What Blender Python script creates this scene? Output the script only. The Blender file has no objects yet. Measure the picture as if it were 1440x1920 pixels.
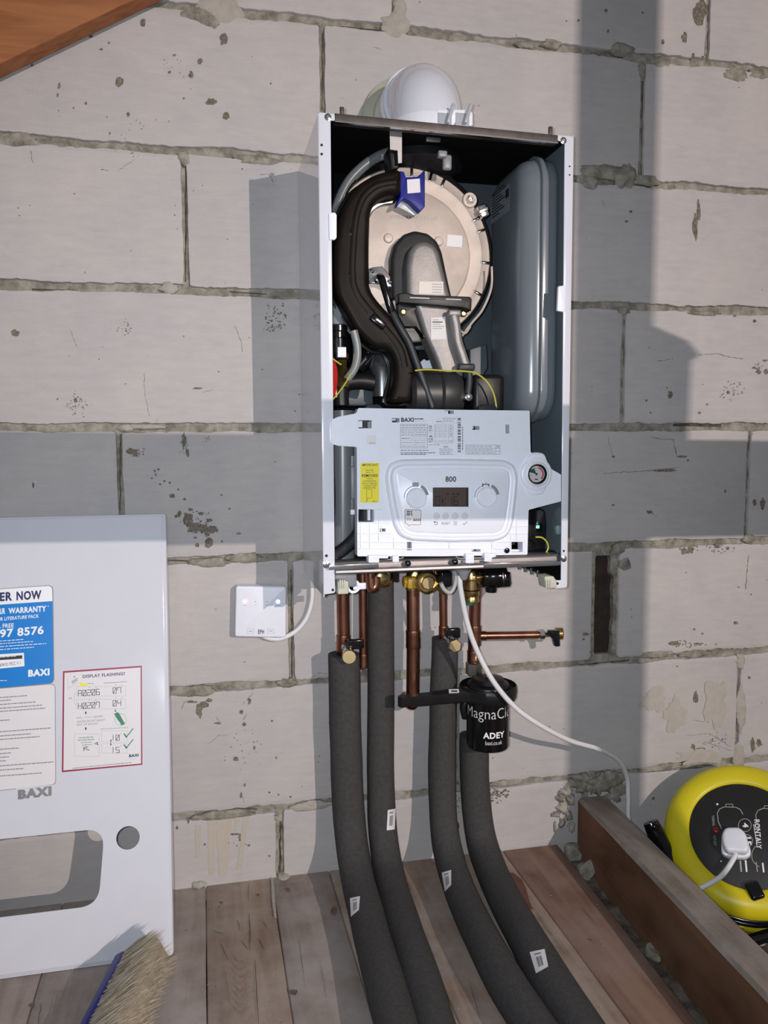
import bpy, bmesh, math, random
from mathutils import Vector, Matrix, Euler, noise
from mathutils.geometry import tessellate_polygon
R = math.radians
rnd = random.Random(7)
sc = bpy.context.scene
col = sc.collection

# ------------------------------------------------------------------ camera
FPX = 1511.4
CAM = Vector((0.0, -1.3974, 0.1938))
ROT = Euler((1.4875, 0.0051, -0.2202), 'XYZ')
cd = bpy.data.cameras.new('camera')
cd.sensor_fit = 'HORIZONTAL'; cd.sensor_width = 36.0
cd.lens = FPX / 1440.0 * 36.0
cd.clip_start = 0.01
cam = bpy.data.objects.new('camera', cd); col.objects.link(cam)
cam.location = CAM; cam.rotation_euler = ROT
sc.camera = cam

# ------------------------------------------------------------------ world, lamps, exposure
w = bpy.data.worlds.new('loft_air'); sc.world = w; w.use_nodes = True
w.node_tree.nodes['Background'].inputs[0].default_value = (0.86, 0.92, 1.0, 1)
w.node_tree.nodes['Background'].inputs[1].default_value = 0.14
def lamp(name, kind, loc, power, color, size, **k):
    l = bpy.data.lights.new(name, kind); l.energy = power; l.color = color
    if kind != 'AREA': l.shadow_soft_size = size
    for a, b in k.items(): setattr(l, a, b)
    o = bpy.data.objects.new(name, l); col.objects.link(o); o.location = loc
    return o
bulb = lamp('loft_lamp', 'AREA', (1.45, -4.0, 0.98), 92.0, (1.0, 0.865, 0.80), 0.0, shape='RECTANGLE', size_y=0.006)
bulb.data.size = 0.022
bulb.rotation_euler = (R(78), 0, R(14))
fl = lamp('phone_torch', 'SPOT', CAM + Vector((-0.022, 0.0, 0.012)), 38.0, (0.85, 0.915, 1.0), 0.007,
          spot_size=R(118), spot_blend=1.0)
fl.rotation_euler = ROT
sc.view_settings.view_transform = 'Standard'
sc.view_settings.look = 'None'
sc.view_settings.exposure = 0.0
sc.view_settings.gamma = 1.0
sc.view_settings.use_curve_mapping = False
sc.cycles.max_bounces = 8
sc.cycles.sample_clamp_indirect = 60.0
sc.cycles.blur_glossy = 0.0

# ------------------------------------------------------------------ pixel -> place helpers
RM = ROT.to_matrix()
def ray(px, py):
    return RM @ Vector(((px - 720) / FPX, -(py - 960) / FPX, -1.0))
def PX(px, py, y):
    d = ray(px, py); return CAM + d * ((y - CAM.y) / d.y)
def PZ(px, py, z):
    d = ray(px, py); return CAM + d * ((z - CAM.z) / d.z)
def PP(px, py, o, n):
    d = ray(px, py); return CAM + d * ((Vector(o) - CAM).dot(n) / d.dot(n))

# ------------------------------------------------------------------ materials
MATS = {}
def mat(name, c, rough=0.5, metal=0.0, var=0.0, vscale=30.0, bump=0.0, bscale=200.0, emit=0.0,
        c2=None, stretch=(1, 1, 1), coat=0.0, alpha=None, trans=0.0, spec=None):
    if name in MATS: return MATS[name]
    m = bpy.data.materials.new(name); m.use_nodes = True; MATS[name] = m
    nt = m.node_tree; N = nt.nodes; L = nt.links; b = N['Principled BSDF']
    b.inputs['Roughness'].default_value = rough; b.inputs['Metallic'].default_value = metal
    b.inputs['Base Color'].default_value = (*c, 1)
    if coat: b.inputs['Coat Weight'].default_value = coat; b.inputs['Coat Roughness'].default_value = 0.06
    if trans: b.inputs['Transmission Weight'].default_value = trans
    if spec is not None: b.inputs['Specular IOR Level'].default_value = spec
    if emit:
        b.inputs['Emission Color'].default_value = (*c, 1); b.inputs['Emission Strength'].default_value = emit
    tc = N.new('ShaderNodeTexCoord'); mp = N.new('ShaderNodeMapping'); mp.inputs['Scale'].default_value = stretch
    L.new(tc.outputs['Object'], mp.inputs[0])
    if var or c2:
        n = N.new('ShaderNodeTexNoise'); n.inputs['Scale'].default_value = vscale; n.inputs['Detail'].default_value = 6
        n.inputs['Roughness'].default_value = 0.6
        L.new(mp.outputs[0], n.inputs['Vector'])
        r = N.new('ShaderNodeValToRGB')
        a = c2 if c2 else tuple(max(0, x * (1 - var)) for x in c)
        d = c if c2 else tuple(min(1, x * (1 + var)) for x in c)
        r.color_ramp.elements[0].position = 0.35; r.color_ramp.elements[1].position = 0.65
        r.color_ramp.elements[0].color = (*a, 1); r.color_ramp.elements[1].color = (*d, 1)
        L.new(n.outputs['Fac'], r.inputs[0]); L.new(r.outputs[0], b.inputs['Base Color'])
    if bump:
        n2 = N.new('ShaderNodeTexNoise'); n2.inputs['Scale'].default_value = bscale; n2.inputs['Detail'].default_value = 4
        L.new(mp.outputs[0], n2.inputs['Vector'])
        bp = N.new('ShaderNodeBump'); bp.inputs['Strength'].default_value = bump; bp.inputs['Distance'].default_value = 0.002
        L.new(n2.outputs['Fac'], bp.inputs['Height']); L.new(bp.outputs[0], b.inputs['Normal'])
    return m

white = mat('white_enamel', (0.665, 0.675, 0.735), 0.085, var=0.01, spec=0.75, coat=0.5)
wplas = mat('white_plastic', (0.77, 0.79, 0.86), 0.38, var=0.015, vscale=80)
wcord = mat('white_cord', (0.74, 0.73, 0.74), 0.4, var=0.02)
steel = mat('brushed_steel', (0.36, 0.345, 0.345), 0.34, 0.85, var=0.12, vscale=20, stretch=(1, 1, 14))
rail = mat('dull_rail_steel', (0.085, 0.075, 0.07), 0.5, 0.8, var=0.2, vscale=40)
chrome = mat('chrome', (0.75, 0.75, 0.76), 0.16, 1.0, var=0.05)
black = mat('black_plastic', (0.009, 0.009, 0.010), 0.38, var=0.1, vscale=60, spec=0.3)
gblack = mat('gloss_black', (0.006, 0.006, 0.007), 0.16, var=0.1)
foam_shade = mat('black_foam_and_shade', (0.004, 0.004, 0.0045), 0.9, var=0.2, vscale=150, spec=0.1)
sheet = mat('grey_sheet', (0.055, 0.071, 0.083), 0.42, var=0.05, vscale=8)
vess = mat('grey_vessel_paint', (0.155, 0.178, 0.20), 0.2, var=0.04, vscale=6, spec=0.6)
cast = mat('cast_aluminium', (0.55, 0.465, 0.405), 0.55, 0.25, var=0.10, vscale=22, bump=0.12, bscale=500)
castd = mat('cast_aluminium_grey', (0.25, 0.235, 0.225), 0.45, 0.45, var=0.14, vscale=25, bump=0.15, bscale=500)
duct = mat('brown_black_duct', (0.010, 0.0075, 0.006), 0.42, var=0.3, vscale=25, spec=0.09)
copper = mat('copper', (0.46, 0.225, 0.15), 0.30, 1.0, c2=(0.26, 0.115, 0.08), vscale=30, stretch=(1, 1, 0.4))
brass = mat('brass', (0.60, 0.44, 0.20), 0.28, 1.0, c2=(0.42, 0.29, 0.11), vscale=60)
brassb = mat('bright_brass', (0.78, 0.62, 0.33), 0.3, 1.0, var=0.06, vscale=80)
yellow_valve = mat('yellow_valve_paint', (0.50, 0.30, 0.035), 0.4, var=0.1)
blue = mat('blue_plastic', (0.003, 0.010, 0.20), 0.4, var=0.05, spec=0.25)
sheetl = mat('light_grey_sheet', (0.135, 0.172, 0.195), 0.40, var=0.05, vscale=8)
clear = mat('clear_grey_plastic', (0.38, 0.40, 0.43), 0.25, var=0.05)
rubber = mat('pale_rubber', (0.46, 0.45, 0.36), 0.6, var=0.06)
paper = mat('white_paper', (0.72, 0.70, 0.71), 0.5, var=0.01)
ink = mat('black_ink', (0.02, 0.02, 0.025), 0.5, var=0.05)
greyink = mat('grey_ink', (0.24, 0.24, 0.26), 0.5, var=0.05)
lightink = mat('light_grey_ink', (0.45, 0.45, 0.47), 0.5, var=0.03)
navy = mat('navy_ink', (0.012, 0.012, 0.10), 0.5, var=0.05)
winks = mat('white_ink', (0.85, 0.86, 0.88), 0.4, var=0.01)
skyb = mat('sky_blue_print', (0.0, 0.20, 0.62), 0.35, var=0.02)
crim = mat('crimson_print', (0.30, 0.012, 0.055), 0.4, var=0.02)
green = mat('green_print', (0.03, 0.22, 0.11), 0.5, var=0.05)
ygreen = mat('yellow_wire', (0.45, 0.43, 0.05), 0.4, var=0.05)
redw = mat('red_wire', (0.45, 0.015, 0.015), 0.35, var=0.05)
yell = mat('yellow_label', (0.84, 0.72, 0.03), 0.5, var=0.01)
yreel = mat('yellow_reel_plastic', (0.66, 0.56, 0.012), 0.38, var=0.05, vscale=14)
lcd = mat('lcd_brown', (0.085, 0.062, 0.052), 0.18, var=0.03)
greyp = mat('grey_plastic', (0.03, 0.033, 0.037), 0.42, var=0.06, spec=0.3)
mgrey = mat('mid_grey_plastic', (0.22, 0.23, 0.245), 0.38, var=0.05)
cream = mat('cream_clip_plastic', (0.50, 0.50, 0.40), 0.45, var=0.04)
foam = mat('grey_pipe_foam', (0.058, 0.055, 0.055), 0.92, var=0.12, vscale=160, bump=0.35, bscale=420, spec=0.15)
silver = mat('silver_letters', (0.42, 0.42, 0.45), 0.3, 0.7, var=0.05)
ledr = mat('red_led', (1.0, 0.10, 0.14), 0.3, emit=9)
ledb = mat('blue_led', (0.30, 0.42, 1.0), 0.3, emit=9)
ledg = mat('green_led', (0.25, 1.0, 0.55), 0.3, emit=1.6)
dkgreen = mat('green_washer', (0.0, 0.09, 0.06), 0.4, var=0.05)

# ------------------------------------------------------------------ mesh builder
ORG = {}
def smoothpath(pts, n=8):
    P = [Vector(p) for p in pts]
    if len(P) < 3: return P
    out = []
    for i in range(len(P) - 1):
        p0 = P[max(i - 1, 0)]; p1 = P[i]; p2 = P[i + 1]; p3 = P[min(i + 2, len(P) - 1)]
        for k in range(n):
            t = k / n
            out.append(0.5 * ((2 * p1) + (p2 - p0) * t + (2 * p0 - 5 * p1 + 4 * p2 - p3) * t * t + (3 * p1 - p0 - 3 * p2 + p3) * t ** 3))
    out.append(P[-1]); return out
def rrect(x0, z0, x1, z1, r, n=5):
    o = []
    for cx, cz, a in ((x1 - r, z0 + r, -90), (x1 - r, z1 - r, 0), (x0 + r, z1 - r, 90), (x0 + r, z0 + r, 180)):
        for k in range(n + 1):
            t = R(a + 90 * k / n); o.append((cx + r * math.cos(t), cz + r * math.sin(t)))
    return o
def circ(cx, cz, r, n=32):
    return [(cx + r * math.cos(2 * math.pi * k / n), cz + r * math.sin(2 * math.pi * k / n)) for k in range(n)]
def area(o): return sum(o[i][0] * o[(i + 1) % len(o)][1] - o[(i + 1) % len(o)][0] * o[i][1] for i in range(len(o))) / 2
def inset(o, d):
    s = 1 if area(o) > 0 else -1; n = len(o); q = []
    for i in range(n):
        a, b, c = Vector(o[i - 1]), Vector(o[i]), Vector(o[(i + 1) % n])
        e1 = (b - a); e2 = (c - b)
        if e1.length < 1e-9: e1 = e2
        if e2.length < 1e-9: e2 = e1
        n1 = Vector((-e1.y, e1.x)).normalized(); n2 = Vector((-e2.y, e2.x)).normalized()
        m = (n1 + n2); m = m / max(m.length_squared, 0.35) * 2 if m.length > 1e-6 else n1
        q.append((b.x + m.x * d * s, b.y + m.y * d * s))
    return q
def roundpoly(pts, r, n=4):
    o = []; N = len(pts)
    rs = r if isinstance(r, (list, tuple)) else [r] * N
    for i in range(N):
        a, b, c = Vector(pts[i - 1]), Vector(pts[i]), Vector(pts[(i + 1) % N]); rr = rs[i]
        d1 = (a - b); d2 = (c - b); k = min(rr, d1.length * 0.45, d2.length * 0.45)
        if k < 1e-7: o.append(tuple(b)); continue
        p = b + d1.normalized() * k; q = b + d2.normalized() * k
        for j in range(n + 1):
            t = j / n; v = (1 - t) ** 2 * p + 2 * t * (1 - t) * b + t * t * q; o.append((v.x, v.y))
    return o
_tcache = {}
def text_data(s, bold=0.0):
    k = (s, bold)
    if k in _tcache: return _tcache[k]
    cu = bpy.data.curves.new('lettering', 'FONT'); cu.body = s; cu.size = 1.0; cu.offset = bold; cu.resolution_u = 3; cu.space_character = 1.0 + max(0, bold) * 2.5
    ob = bpy.data.objects.new('lettering', cu)
    me = ob.to_mesh()
    v = [(p.co.x, p.co.y) for p in me.vertices]; f = [tuple(p.vertices) for p in me.polygons]
    ob.to_mesh_clear(); bpy.data.objects.remove(ob); bpy.data.curves.remove(cu)
    x0 = min(a for a, b in v); x1 = max(a for a, b in v); z0 = min(b for a, b in v); z1 = max(b for a, b in v)
    _tcache[k] = ([((a - x0) / (x1 - x0 or 1), (b - z0) / (z1 - z0 or 1)) for a, b in v], f, (x1 - x0) / (z1 - z0 or 1))
    return _tcache[k]
def axis_frame(d):
    d = Vector(d).normalized()
    a = Vector((0, 0, 1)) if abs(d.z) < 0.9 else Vector((1, 0, 0))
    u = d.cross(a).normalized(); return u, d.cross(u).normalized(), d

class MB:
    def __init__(s): s.v = []; s.f = []; s.m = []; s.sm = []; s.mats = []
    def mi(s, m):
        if m not in s.mats: s.mats.append(m)
        return s.mats.index(m)
    def add(s, vs, fs, m, smooth=True):
        b = len(s.v); i = s.mi(m); s.v += [tuple(x) for x in vs]
        for f in fs: s.f.append(tuple(b + k for k in f)); s.m.append(i); s.sm.append(smooth)
        return s
    def box(s, c, size, m, bev=0.0, M=None):
        x, y, z = (k / 2 for k in size); T = M or Matrix.Identity(3); c = Vector(c)
        if bev <= 0:
            vs = [c + T @ Vector((a * x, b * y, d * z)) for a in (-1, 1) for b in (-1, 1) for d in (-1, 1)]
            s.add(vs, [(0, 1, 3, 2), (4, 6, 7, 5), (0, 4, 5, 1), (2, 3, 7, 6), (0, 2, 6, 4), (1, 5, 7, 3)], m, False)
        else:
            bm = bmesh.new(); bmesh.ops.create_cube(bm, size=1)
            for v in bm.verts: v.co = Vector((v.co.x * 2 * x, v.co.y * 2 * y, v.co.z * 2 * z))
            bmesh.ops.bevel(bm, geom=bm.edges[:], offset=min(bev, x * .95, y * .95, z * .95), segments=3, profile=0.5, affect='EDGES')
            bm.verts.ensure_lookup_table()
            s.add([c + T @ v.co for v in bm.verts], [[v.index for v in f.verts] for f in bm.faces], m, True); bm.free()
        return s
    def tube(s, pts, r, m, seg=12, smooth=8, cap=True):
        P = smoothpath(pts, smooth) if smooth else [Vector(p) for p in pts]
        n = len(P)
        if isinstance(r, (list, tuple)):
            q = [r[0]] if len(r) == 1 else r; K = len(q) - 1
            rr = [q[min(int(t * K), K - 1)] + (q[min(int(t * K), K - 1) + 1] - q[min(int(t * K), K - 1)]) * (t * K - min(int(t * K), K - 1)) for t in (i / (n - 1) for i in range(n))]
        else: rr = [r] * n
        vs = []; u = None
        for i in range(n):
            d = (P[min(i + 1, n - 1)] - P[max(i - 1, 0)]).normalized()
            if u is None: u, v_, _ = axis_frame(d)
            else:
                u = (u - d * u.dot(d)).normalized()
            v_ = d.cross(u)
            for k in range(seg):
                a = 2 * math.pi * k / seg; vs.append(P[i] + (u * math.cos(a) + v_ * math.sin(a)) * rr[i])
        fs = [(i * seg + k, i * seg + (k + 1) % seg, (i + 1) * seg + (k + 1) % seg, (i + 1) * seg + k) for i in range(n - 1) for k in range(seg)]
        if cap: fs += [tuple(range(seg))[::-1], tuple((n - 1) * seg + k for k in range(seg))]
        return s.add(vs, fs, m)
    def cyl(s, a, b, r, m, seg=24, r2=None):
        return s.tube([a, b], [r, r if r2 is None else r2], m, seg, 0)
    def lathe(s, o, d, prof, m, seg=32, rot=0.0):
        # prof: (radius, distance along d)
        u, v, d = axis_frame(d); o = Vector(o); vs = []; n = len(prof)
        for r, h in prof:
            for k in range(seg):
                a = 2 * math.pi * k / seg + rot
                vs.append(o + d * h + (u * math.cos(a) + v * math.sin(a)) * max(r, 1e-5))
        fs = [(i * seg + k, i * seg + (k + 1) % seg, (i + 1) * seg + (k + 1) % seg, (i + 1) * seg + k) for i in range(n - 1) for k in range(seg)]
        fs += [tuple(range(seg))[::-1], tuple((n - 1) * seg + k for k in range(seg))]
        return s.add(vs, fs, m, seg > 8)
    def prism(s, out, y0, y1, m, bev=0.0, holes=(), F=None, steps=3, dome=None):
        # outline in (x, z); front at y0, back at y1 (y0 < y1); F maps (x, y, z) to the world
        F = F or (lambda x, y, z: Vector((x, y, z)))
        rings = []
        if bev > 0:
            for k in range(steps + 1):
                t = math.pi / 2 * k / steps
                rings.append((inset(out, bev * (1 - math.sin(t))), y0 + bev * (1 - math.cos(t)) if True else 0))
        else: rings.append((list(out), y0))
        rings.append((list(out), y1))
        n = len(out); vs = []; fs = []
        for o, y in rings: vs += [F(a, y, b) for a, b in o]
        for i in range(len(rings) - 1):
            fs += [(i * n + k, i * n + (k + 1) % n, (i + 1) * n + (k + 1) % n, (i + 1) * n + k) for k in range(n)]
        hb = []
        for h in holes:
            b0 = len(vs); k0 = len(h)
            vs += [F(a, y0, b) for a, b in h] + [F(a, y1, b) for a, b in h]
            fs += [(b0 + k, b0 + k0 + k, b0 + k0 + (k + 1) % k0, b0 + (k + 1) % k0) for k in range(k0)]
            hb.append((b0, k0))
        nside = len(fs)
        for ring, base, which in ((rings[0][0], 0, 0), (rings[-1][0], (len(rings) - 1) * n, 1)):
            loops = [[Vector((a, b, 0)) for a, b in ring]] + [[Vector((a, b, 0)) for a, b in h] for h in holes]
            idx = [base + k for k in range(n)]
            for (b0, k0) in hb: idx += [b0 + which * k0 + k for k in range(k0)]
            if not holes and n <= 8: fs.append(tuple(idx))
            else:
                for t in tessellate_polygon(loops): fs.append(tuple(idx[q] for q in t))
        b = len(s.f); s.add(vs, fs, m, bev > 0)
        for k in range(b + nside, len(s.f)): s.sm[k] = False
        return s
    def flat(s, pts, m): return s.add(pts, [tuple(range(len(pts)))], m, False)
    def sphere(s, c, r, m, seg=16, sc=(1, 1, 1)):
        c = Vector(c); vs = []; rows = seg // 2
        for i in range(rows + 1):
            t = math.pi * i / rows
            for k in range(seg):
                a = 2 * math.pi * k / seg
                vs.append(c + Vector((r * sc[0] * math.sin(t) * math.cos(a), r * sc[1] * math.sin(t) * math.sin(a), r * sc[2] * math.cos(t))))
        fs = [(i * seg + k, (i + 1) * seg + k, (i + 1) * seg + (k + 1) % seg, i * seg + (k + 1) % seg) for i in range(rows) for k in range(seg)]
        return s.add(vs, fs, m)
    def build(s, name, parent=None, org=None, label=None, cat=None, group=None, kind=None, recalc=True, sharp=38):
        if parent is not None: o0 = ORG[parent.name]
        elif org is not None: o0 = Vector(org)
        else:
            xs = [v[0] for v in s.v]; ys = [v[1] for v in s.v]; zs = [v[2] for v in s.v]
            o0 = Vector(((min(xs) + max(xs)) / 2, (min(ys) + max(ys)) / 2, min(zs)))
        me = bpy.data.meshes.new(name)
        me.from_pydata([(a - o0.x, b - o0.y, c - o0.z) for a, b, c in s.v], [], s.f)
        for m in s.mats: me.materials.append(m)
        me.polygons.foreach_set('material_index', s.m); me.polygons.foreach_set('use_smooth', s.sm)
        if recalc:
            bm = bmesh.new(); bm.from_mesh(me); bmesh.ops.recalc_face_normals(bm, faces=bm.faces[:]); bm.to_mesh(me); bm.free()
        me.update(); me.set_sharp_from_angle(angle=R(sharp))
        o = bpy.data.objects.new(name, me); col.objects.link(o)
        if parent is not None: o.parent = parent
        else: o.location = o0
        ORG[o.name] = o0
        tag(o, label, cat, group, kind); return o
def tag(o, label=None, cat=None, group=None, kind=None):
    if label: o['label'] = label
    if cat: o['category'] = cat
    if group: o['group'] = group
    if kind: o['kind'] = kind
def thing(name, loc, label, cat, group=None):
    o = bpy.data.objects.new(name, None); col.objects.link(o); o.location = loc; o.empty_display_size = 0.05
    ORG[o.name] = Vector(loc); tag(o, label, cat, group); return o

class Canvas:
    # flat printing on a plane: origin o, unit axes u (right) and v (up), n towards the viewer
    def __init__(s, mb, o, u=(1, 0, 0), v=(0, 0, 1), off=0.0004):
        s.mb = mb; s.o = Vector(o); s.u = Vector(u).normalized(); s.v = Vector(v).normalized()
        s.n = s.u.cross(s.v).normalized(); s.off = off
    def uv(s, px, py):
        p = PP(px, py, s.o, s.n) - s.o; return p.dot(s.u), p.dot(s.v)
    def P(s, a, b, k=1.0): return s.o + s.u * a + s.v * b + s.n * s.off * k
    def poly(s, pts, m, k=1.0): s.mb.flat([s.P(*s.uv(*p), k) for p in pts], m)
    def rect(s, x0, y0, x1, y1, m, k=1.0): s.poly([(x0, y0), (x1, y0), (x1, y1), (x0, y1)], m, k)
    def rr(s, x0, y0, x1, y1, r, m, k=1.0): s.poly(rrect(x0, y0, x1, y1, r), m, k)
    def disc(s, cx, cy, r, m, k=1.0, n=28): s.poly(circ(cx, cy, r, n), m, k)
    def ring(s, cx, cy, r0, r1, m, k=1.0, a0=0, a1=360, n=28):
        for i in range(n):
            t0 = R(a0 + (a1 - a0) * i / n); t1 = R(a0 + (a1 - a0) * (i + 1) / n)
            s.poly([(cx + r * math.cos(t), cy - r * math.sin(t)) for r, t in ((r0, t0), (r1, t0), (r1, t1), (r0, t1))], m, k)
    def line(s, pts, wd, m, k=1.0):
        for a, b in zip(pts, pts[1:]):
            d = Vector(b) - Vector(a)
            if d.length < 1e-6: continue
            q = Vector((-d.y, d.x)).normalized() * wd / 2; e = d.normalized() * wd * 0.3
            a_ = Vector(a) - e; b_ = Vector(b) + e
            s.poly([a_ + q, b_ + q, b_ - q, a_ - q], m, k)
    def frame(s, x0, y0, x1, y1, wd, m, k=1.0):
        s.line([(x0, y0), (x1, y0), (x1, y1), (x0, y1), (x0, y0)], wd, m, k)
    def quadtext(s, t, tl, tr, bl, m, bold=0.0, k=1.5):
        # text filling the parallelogram with image corners tl, tr, bl
        vs, f, _ = text_data(t, bold)
        tl, tr, bl = Vector(tl), Vector(tr), Vector(bl)
        pts = [bl + (tr - tl) * a + (tl - bl) * b for a, b in vs]
        s.mb.add([s.P(*s.uv(*p), k) for p in pts], f, m, False)
    def text(s, t, x0, y0, x1, y1, m, bold=0.0, k=1.5, slope=0.0):
        dy = (x1 - x0) * slope
        s.quadtext(t, (x0, y0), (x1, y0 + dy), (x0, y1), m, bold, k)
    def dashes(s, x0, x1, y, h, m, k=1.5, slope=0.0, seed=0, gap=1.2):
        g = random.Random(int(x0 * 7 + y * 13 + seed)); x = x0
        while x < x1 - 1:
            l = min(g.uniform(2.5, 8.0), x1 - x)
            ya = y + (x - x0) * slope; yb = y + (x + l - x0) * slope
            s.poly([(x, ya - h / 2), (x + l, yb - h / 2), (x + l, yb + h / 2), (x, ya + h / 2)], m, k)
            x += l + g.uniform(0.8, gap + 0.8)

# ================================================================== the setting
def wallmat():
    m = bpy.data.materials.new('aerated_block'); m.use_nodes = True
    nt = m.node_tree; N = nt.nodes; L = nt.links; b = N['Principled BSDF']
    b.inputs['Roughness'].default_value = 0.9; b.inputs['Specular IOR Level'].default_value = 0.15
    tc = N.new('ShaderNodeTexCoord')
    def nz(scale, st, det=5, rough=0.6):
        mp = N.new('ShaderNodeMapping'); mp.inputs['Scale'].default_value = st
        n = N.new('ShaderNodeTexNoise'); n.inputs['Scale'].default_value = scale; n.inputs['Detail'].default_value = det
        n.inputs['Roughness'].default_value = rough
        L.new(tc.outputs['Object'], mp.inputs[0]); L.new(mp.outputs[0], n.inputs['Vector']); return n.outputs['Fac']
    def ramp(f, p0, p1, a, c):
        r = N.new('ShaderNodeValToRGB'); r.color_ramp.elements[0].position = p0; r.color_ramp.elements[1].position = p1
        r.color_ramp.elements[0].color = (*a, 1); r.color_ramp.elements[1].color = (*c, 1); L.new(f, r.inputs[0]); return r.outputs[0]
    def mix(f, a, c, typ='MIX'):
        x = N.new('ShaderNodeMix'); x.data_type = 'RGBA'; x.blend_type = typ
        if isinstance(f, float): x.inputs[0].default_value = f
        else: L.new(f, x.inputs[0])
        L.new(a, x.inputs[6]); L.new(c, x.inputs[7]); return x.outputs[2]
    base = ramp(nz(7, (1, 1, 1)), 0.35, 0.65, (0.455, 0.435, 0.435), (0.505, 0.472, 0.452))
    streak = ramp(nz(60, (0.35, 1, 1.6), 6, 0.7), 0.3, 0.7, (0.93, 0.93, 0.93), (1.05, 1.04, 1.03))
    c = mix(1.0, base, streak, 'MULTIPLY')
    dirt = nz(14, (1, 1, 0.6), 8, 0.7)
    dm = ramp(dirt, 0.60, 0.74, (0, 0, 0), (0.30, 0.30, 0.30))
    dc = N.new('ShaderNodeRGB'); dc.outputs[0].default_value = (0.37, 0.34, 0.30, 1)
    c = mix(dm, c, dc.outputs[0])
    L.new(c, b.inputs['Base Color'])
    n2 = nz(260, (1, 1, 1), 4); bp = N.new('ShaderNodeBump'); bp.inputs['Strength'].default_value = 0.22
    bp.inputs['Distance'].default_value = 0.0015; L.new(n2, bp.inputs['Height']); L.new(bp.outputs[0], b.inputs['Normal'])
    return m
blockm = wallmat()
mortar = mat('mortar', (0.36, 0.335, 0.285), 0.95, c2=(0.17, 0.152, 0.12), vscale=55, bump=0.9, bscale=140, spec=0.1)
mortarl = mat('pale_mortar_smear', (0.43, 0.40, 0.36), 0.95, c2=(0.37, 0.34, 0.29), vscale=60, bump=0.5, bscale=160, spec=0.1)
pitm = mat('chipped_pit', (0.25, 0.22, 0.18), 0.95, c2=(0.11, 0.092, 0.07), vscale=220, spec=0.1)
stainm = mat('drip_stain', (0.475, 0.415, 0.32), 0.9, c2=(0.475, 0.44, 0.395), vscale=50, spec=0.1)
tanst = mat('tan_wall_stain', (0.455, 0.425, 0.385), 0.95, c2=(0.415, 0.38, 0.33), vscale=60, spec=0.1)
voidm = mat('joint_void', (0.13, 0.115, 0.09), 0.95, c2=(0.05, 0.043, 0.035), vscale=70, spec=0.1)
brickm = mat('dark_brick', (0.045, 0.026, 0.022), 0.9, c2=(0.018, 0.013, 0.012), vscale=50, bump=0.6, bscale=90)

def nsy(x, z, f, seed): return noise.noise(Vector((x * f, z * f, seed)))
def blob_outline(cx, cz, rx, rz, seed, n=40, amp=0.35):
    o = []
    for k in range(n):
        t = 2 * math.pi * k / n; q = 1 + amp * noise.noise(Vector((math.cos(t) * 1.6, math.sin(t) * 1.6, seed))) + amp * 0.5 * noise.noise(Vector((math.cos(t) * 4.5, math.sin(t) * 4.5, seed + 9)))
        o.append((cx + rx * q * math.cos(t), cz + rz * q * math.sin(t)))
    return o
W = MB()
def blob_hole():
    b_ = rrect(0.7275, -0.212, 0.7665, -0.020, 0.004); o = []
    for k in range(len(b_)):
        p, q = b_[k], b_[(k + 1) % len(b_)]; n = max(1, int(math.hypot(q[0] - p[0], q[1] - p[1]) / 0.008))
        for j in range(n):
            x, z = p[0] + (q[0] - p[0]) * j / n, p[1] + (q[1] - p[1]) * j / n
            o.append((x + (0.0035 if x > 0.74 else 0.001) * noise.noise(Vector((x * 20, z * 45, 5))) - (0.006 if x > 0.75 and z > -0.06 else 0), z))
    return o
rows = [1.125, 0.900, 0.675, 0.450, 0.225, 0.0, -0.225, -0.450, -0.640, -0.9]
joints = [[-0.85, -0.258, 0.335, 0.934, 1.53], [-0.98, -0.385, 0.210, 0.803, 1.396], [-0.61, -0.020, 0.575, 1.17, 1.76],
          [-1.0, -0.41, 0.180, 0.775, 1.37], [-0.73, -0.135, 0.458, 1.050, 1.64], [-1.04, -0.45, 0.144, None, 1.33],
          [-0.74, -0.145, 0.45, 1.044, 1.64], [-1.07, -0.48, 0.118, 0.712, 1.3], [-0.7, -0.1, 0.5, 1.1, 1.7]]
XL, XR = -1.6, 2.3
hole = blob_hole()
W.prism([(XL, -0.95), (XR, -0.95), (XR, 1.125), (XL, 1.125)], 0.0075, 0.02, mortar, 0, [hole])
W.flat([(0.70, 0.0195, -0.225), (0.79, 0.0195, -0.225), (0.79, 0.0195, 0.0), (0.70, 0.0195, 0.0)], brickm)
W.box((0.35, 0.0705, 0.1), (3.9, 0.10, 2.1), mortar)
bi = 0
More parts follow.
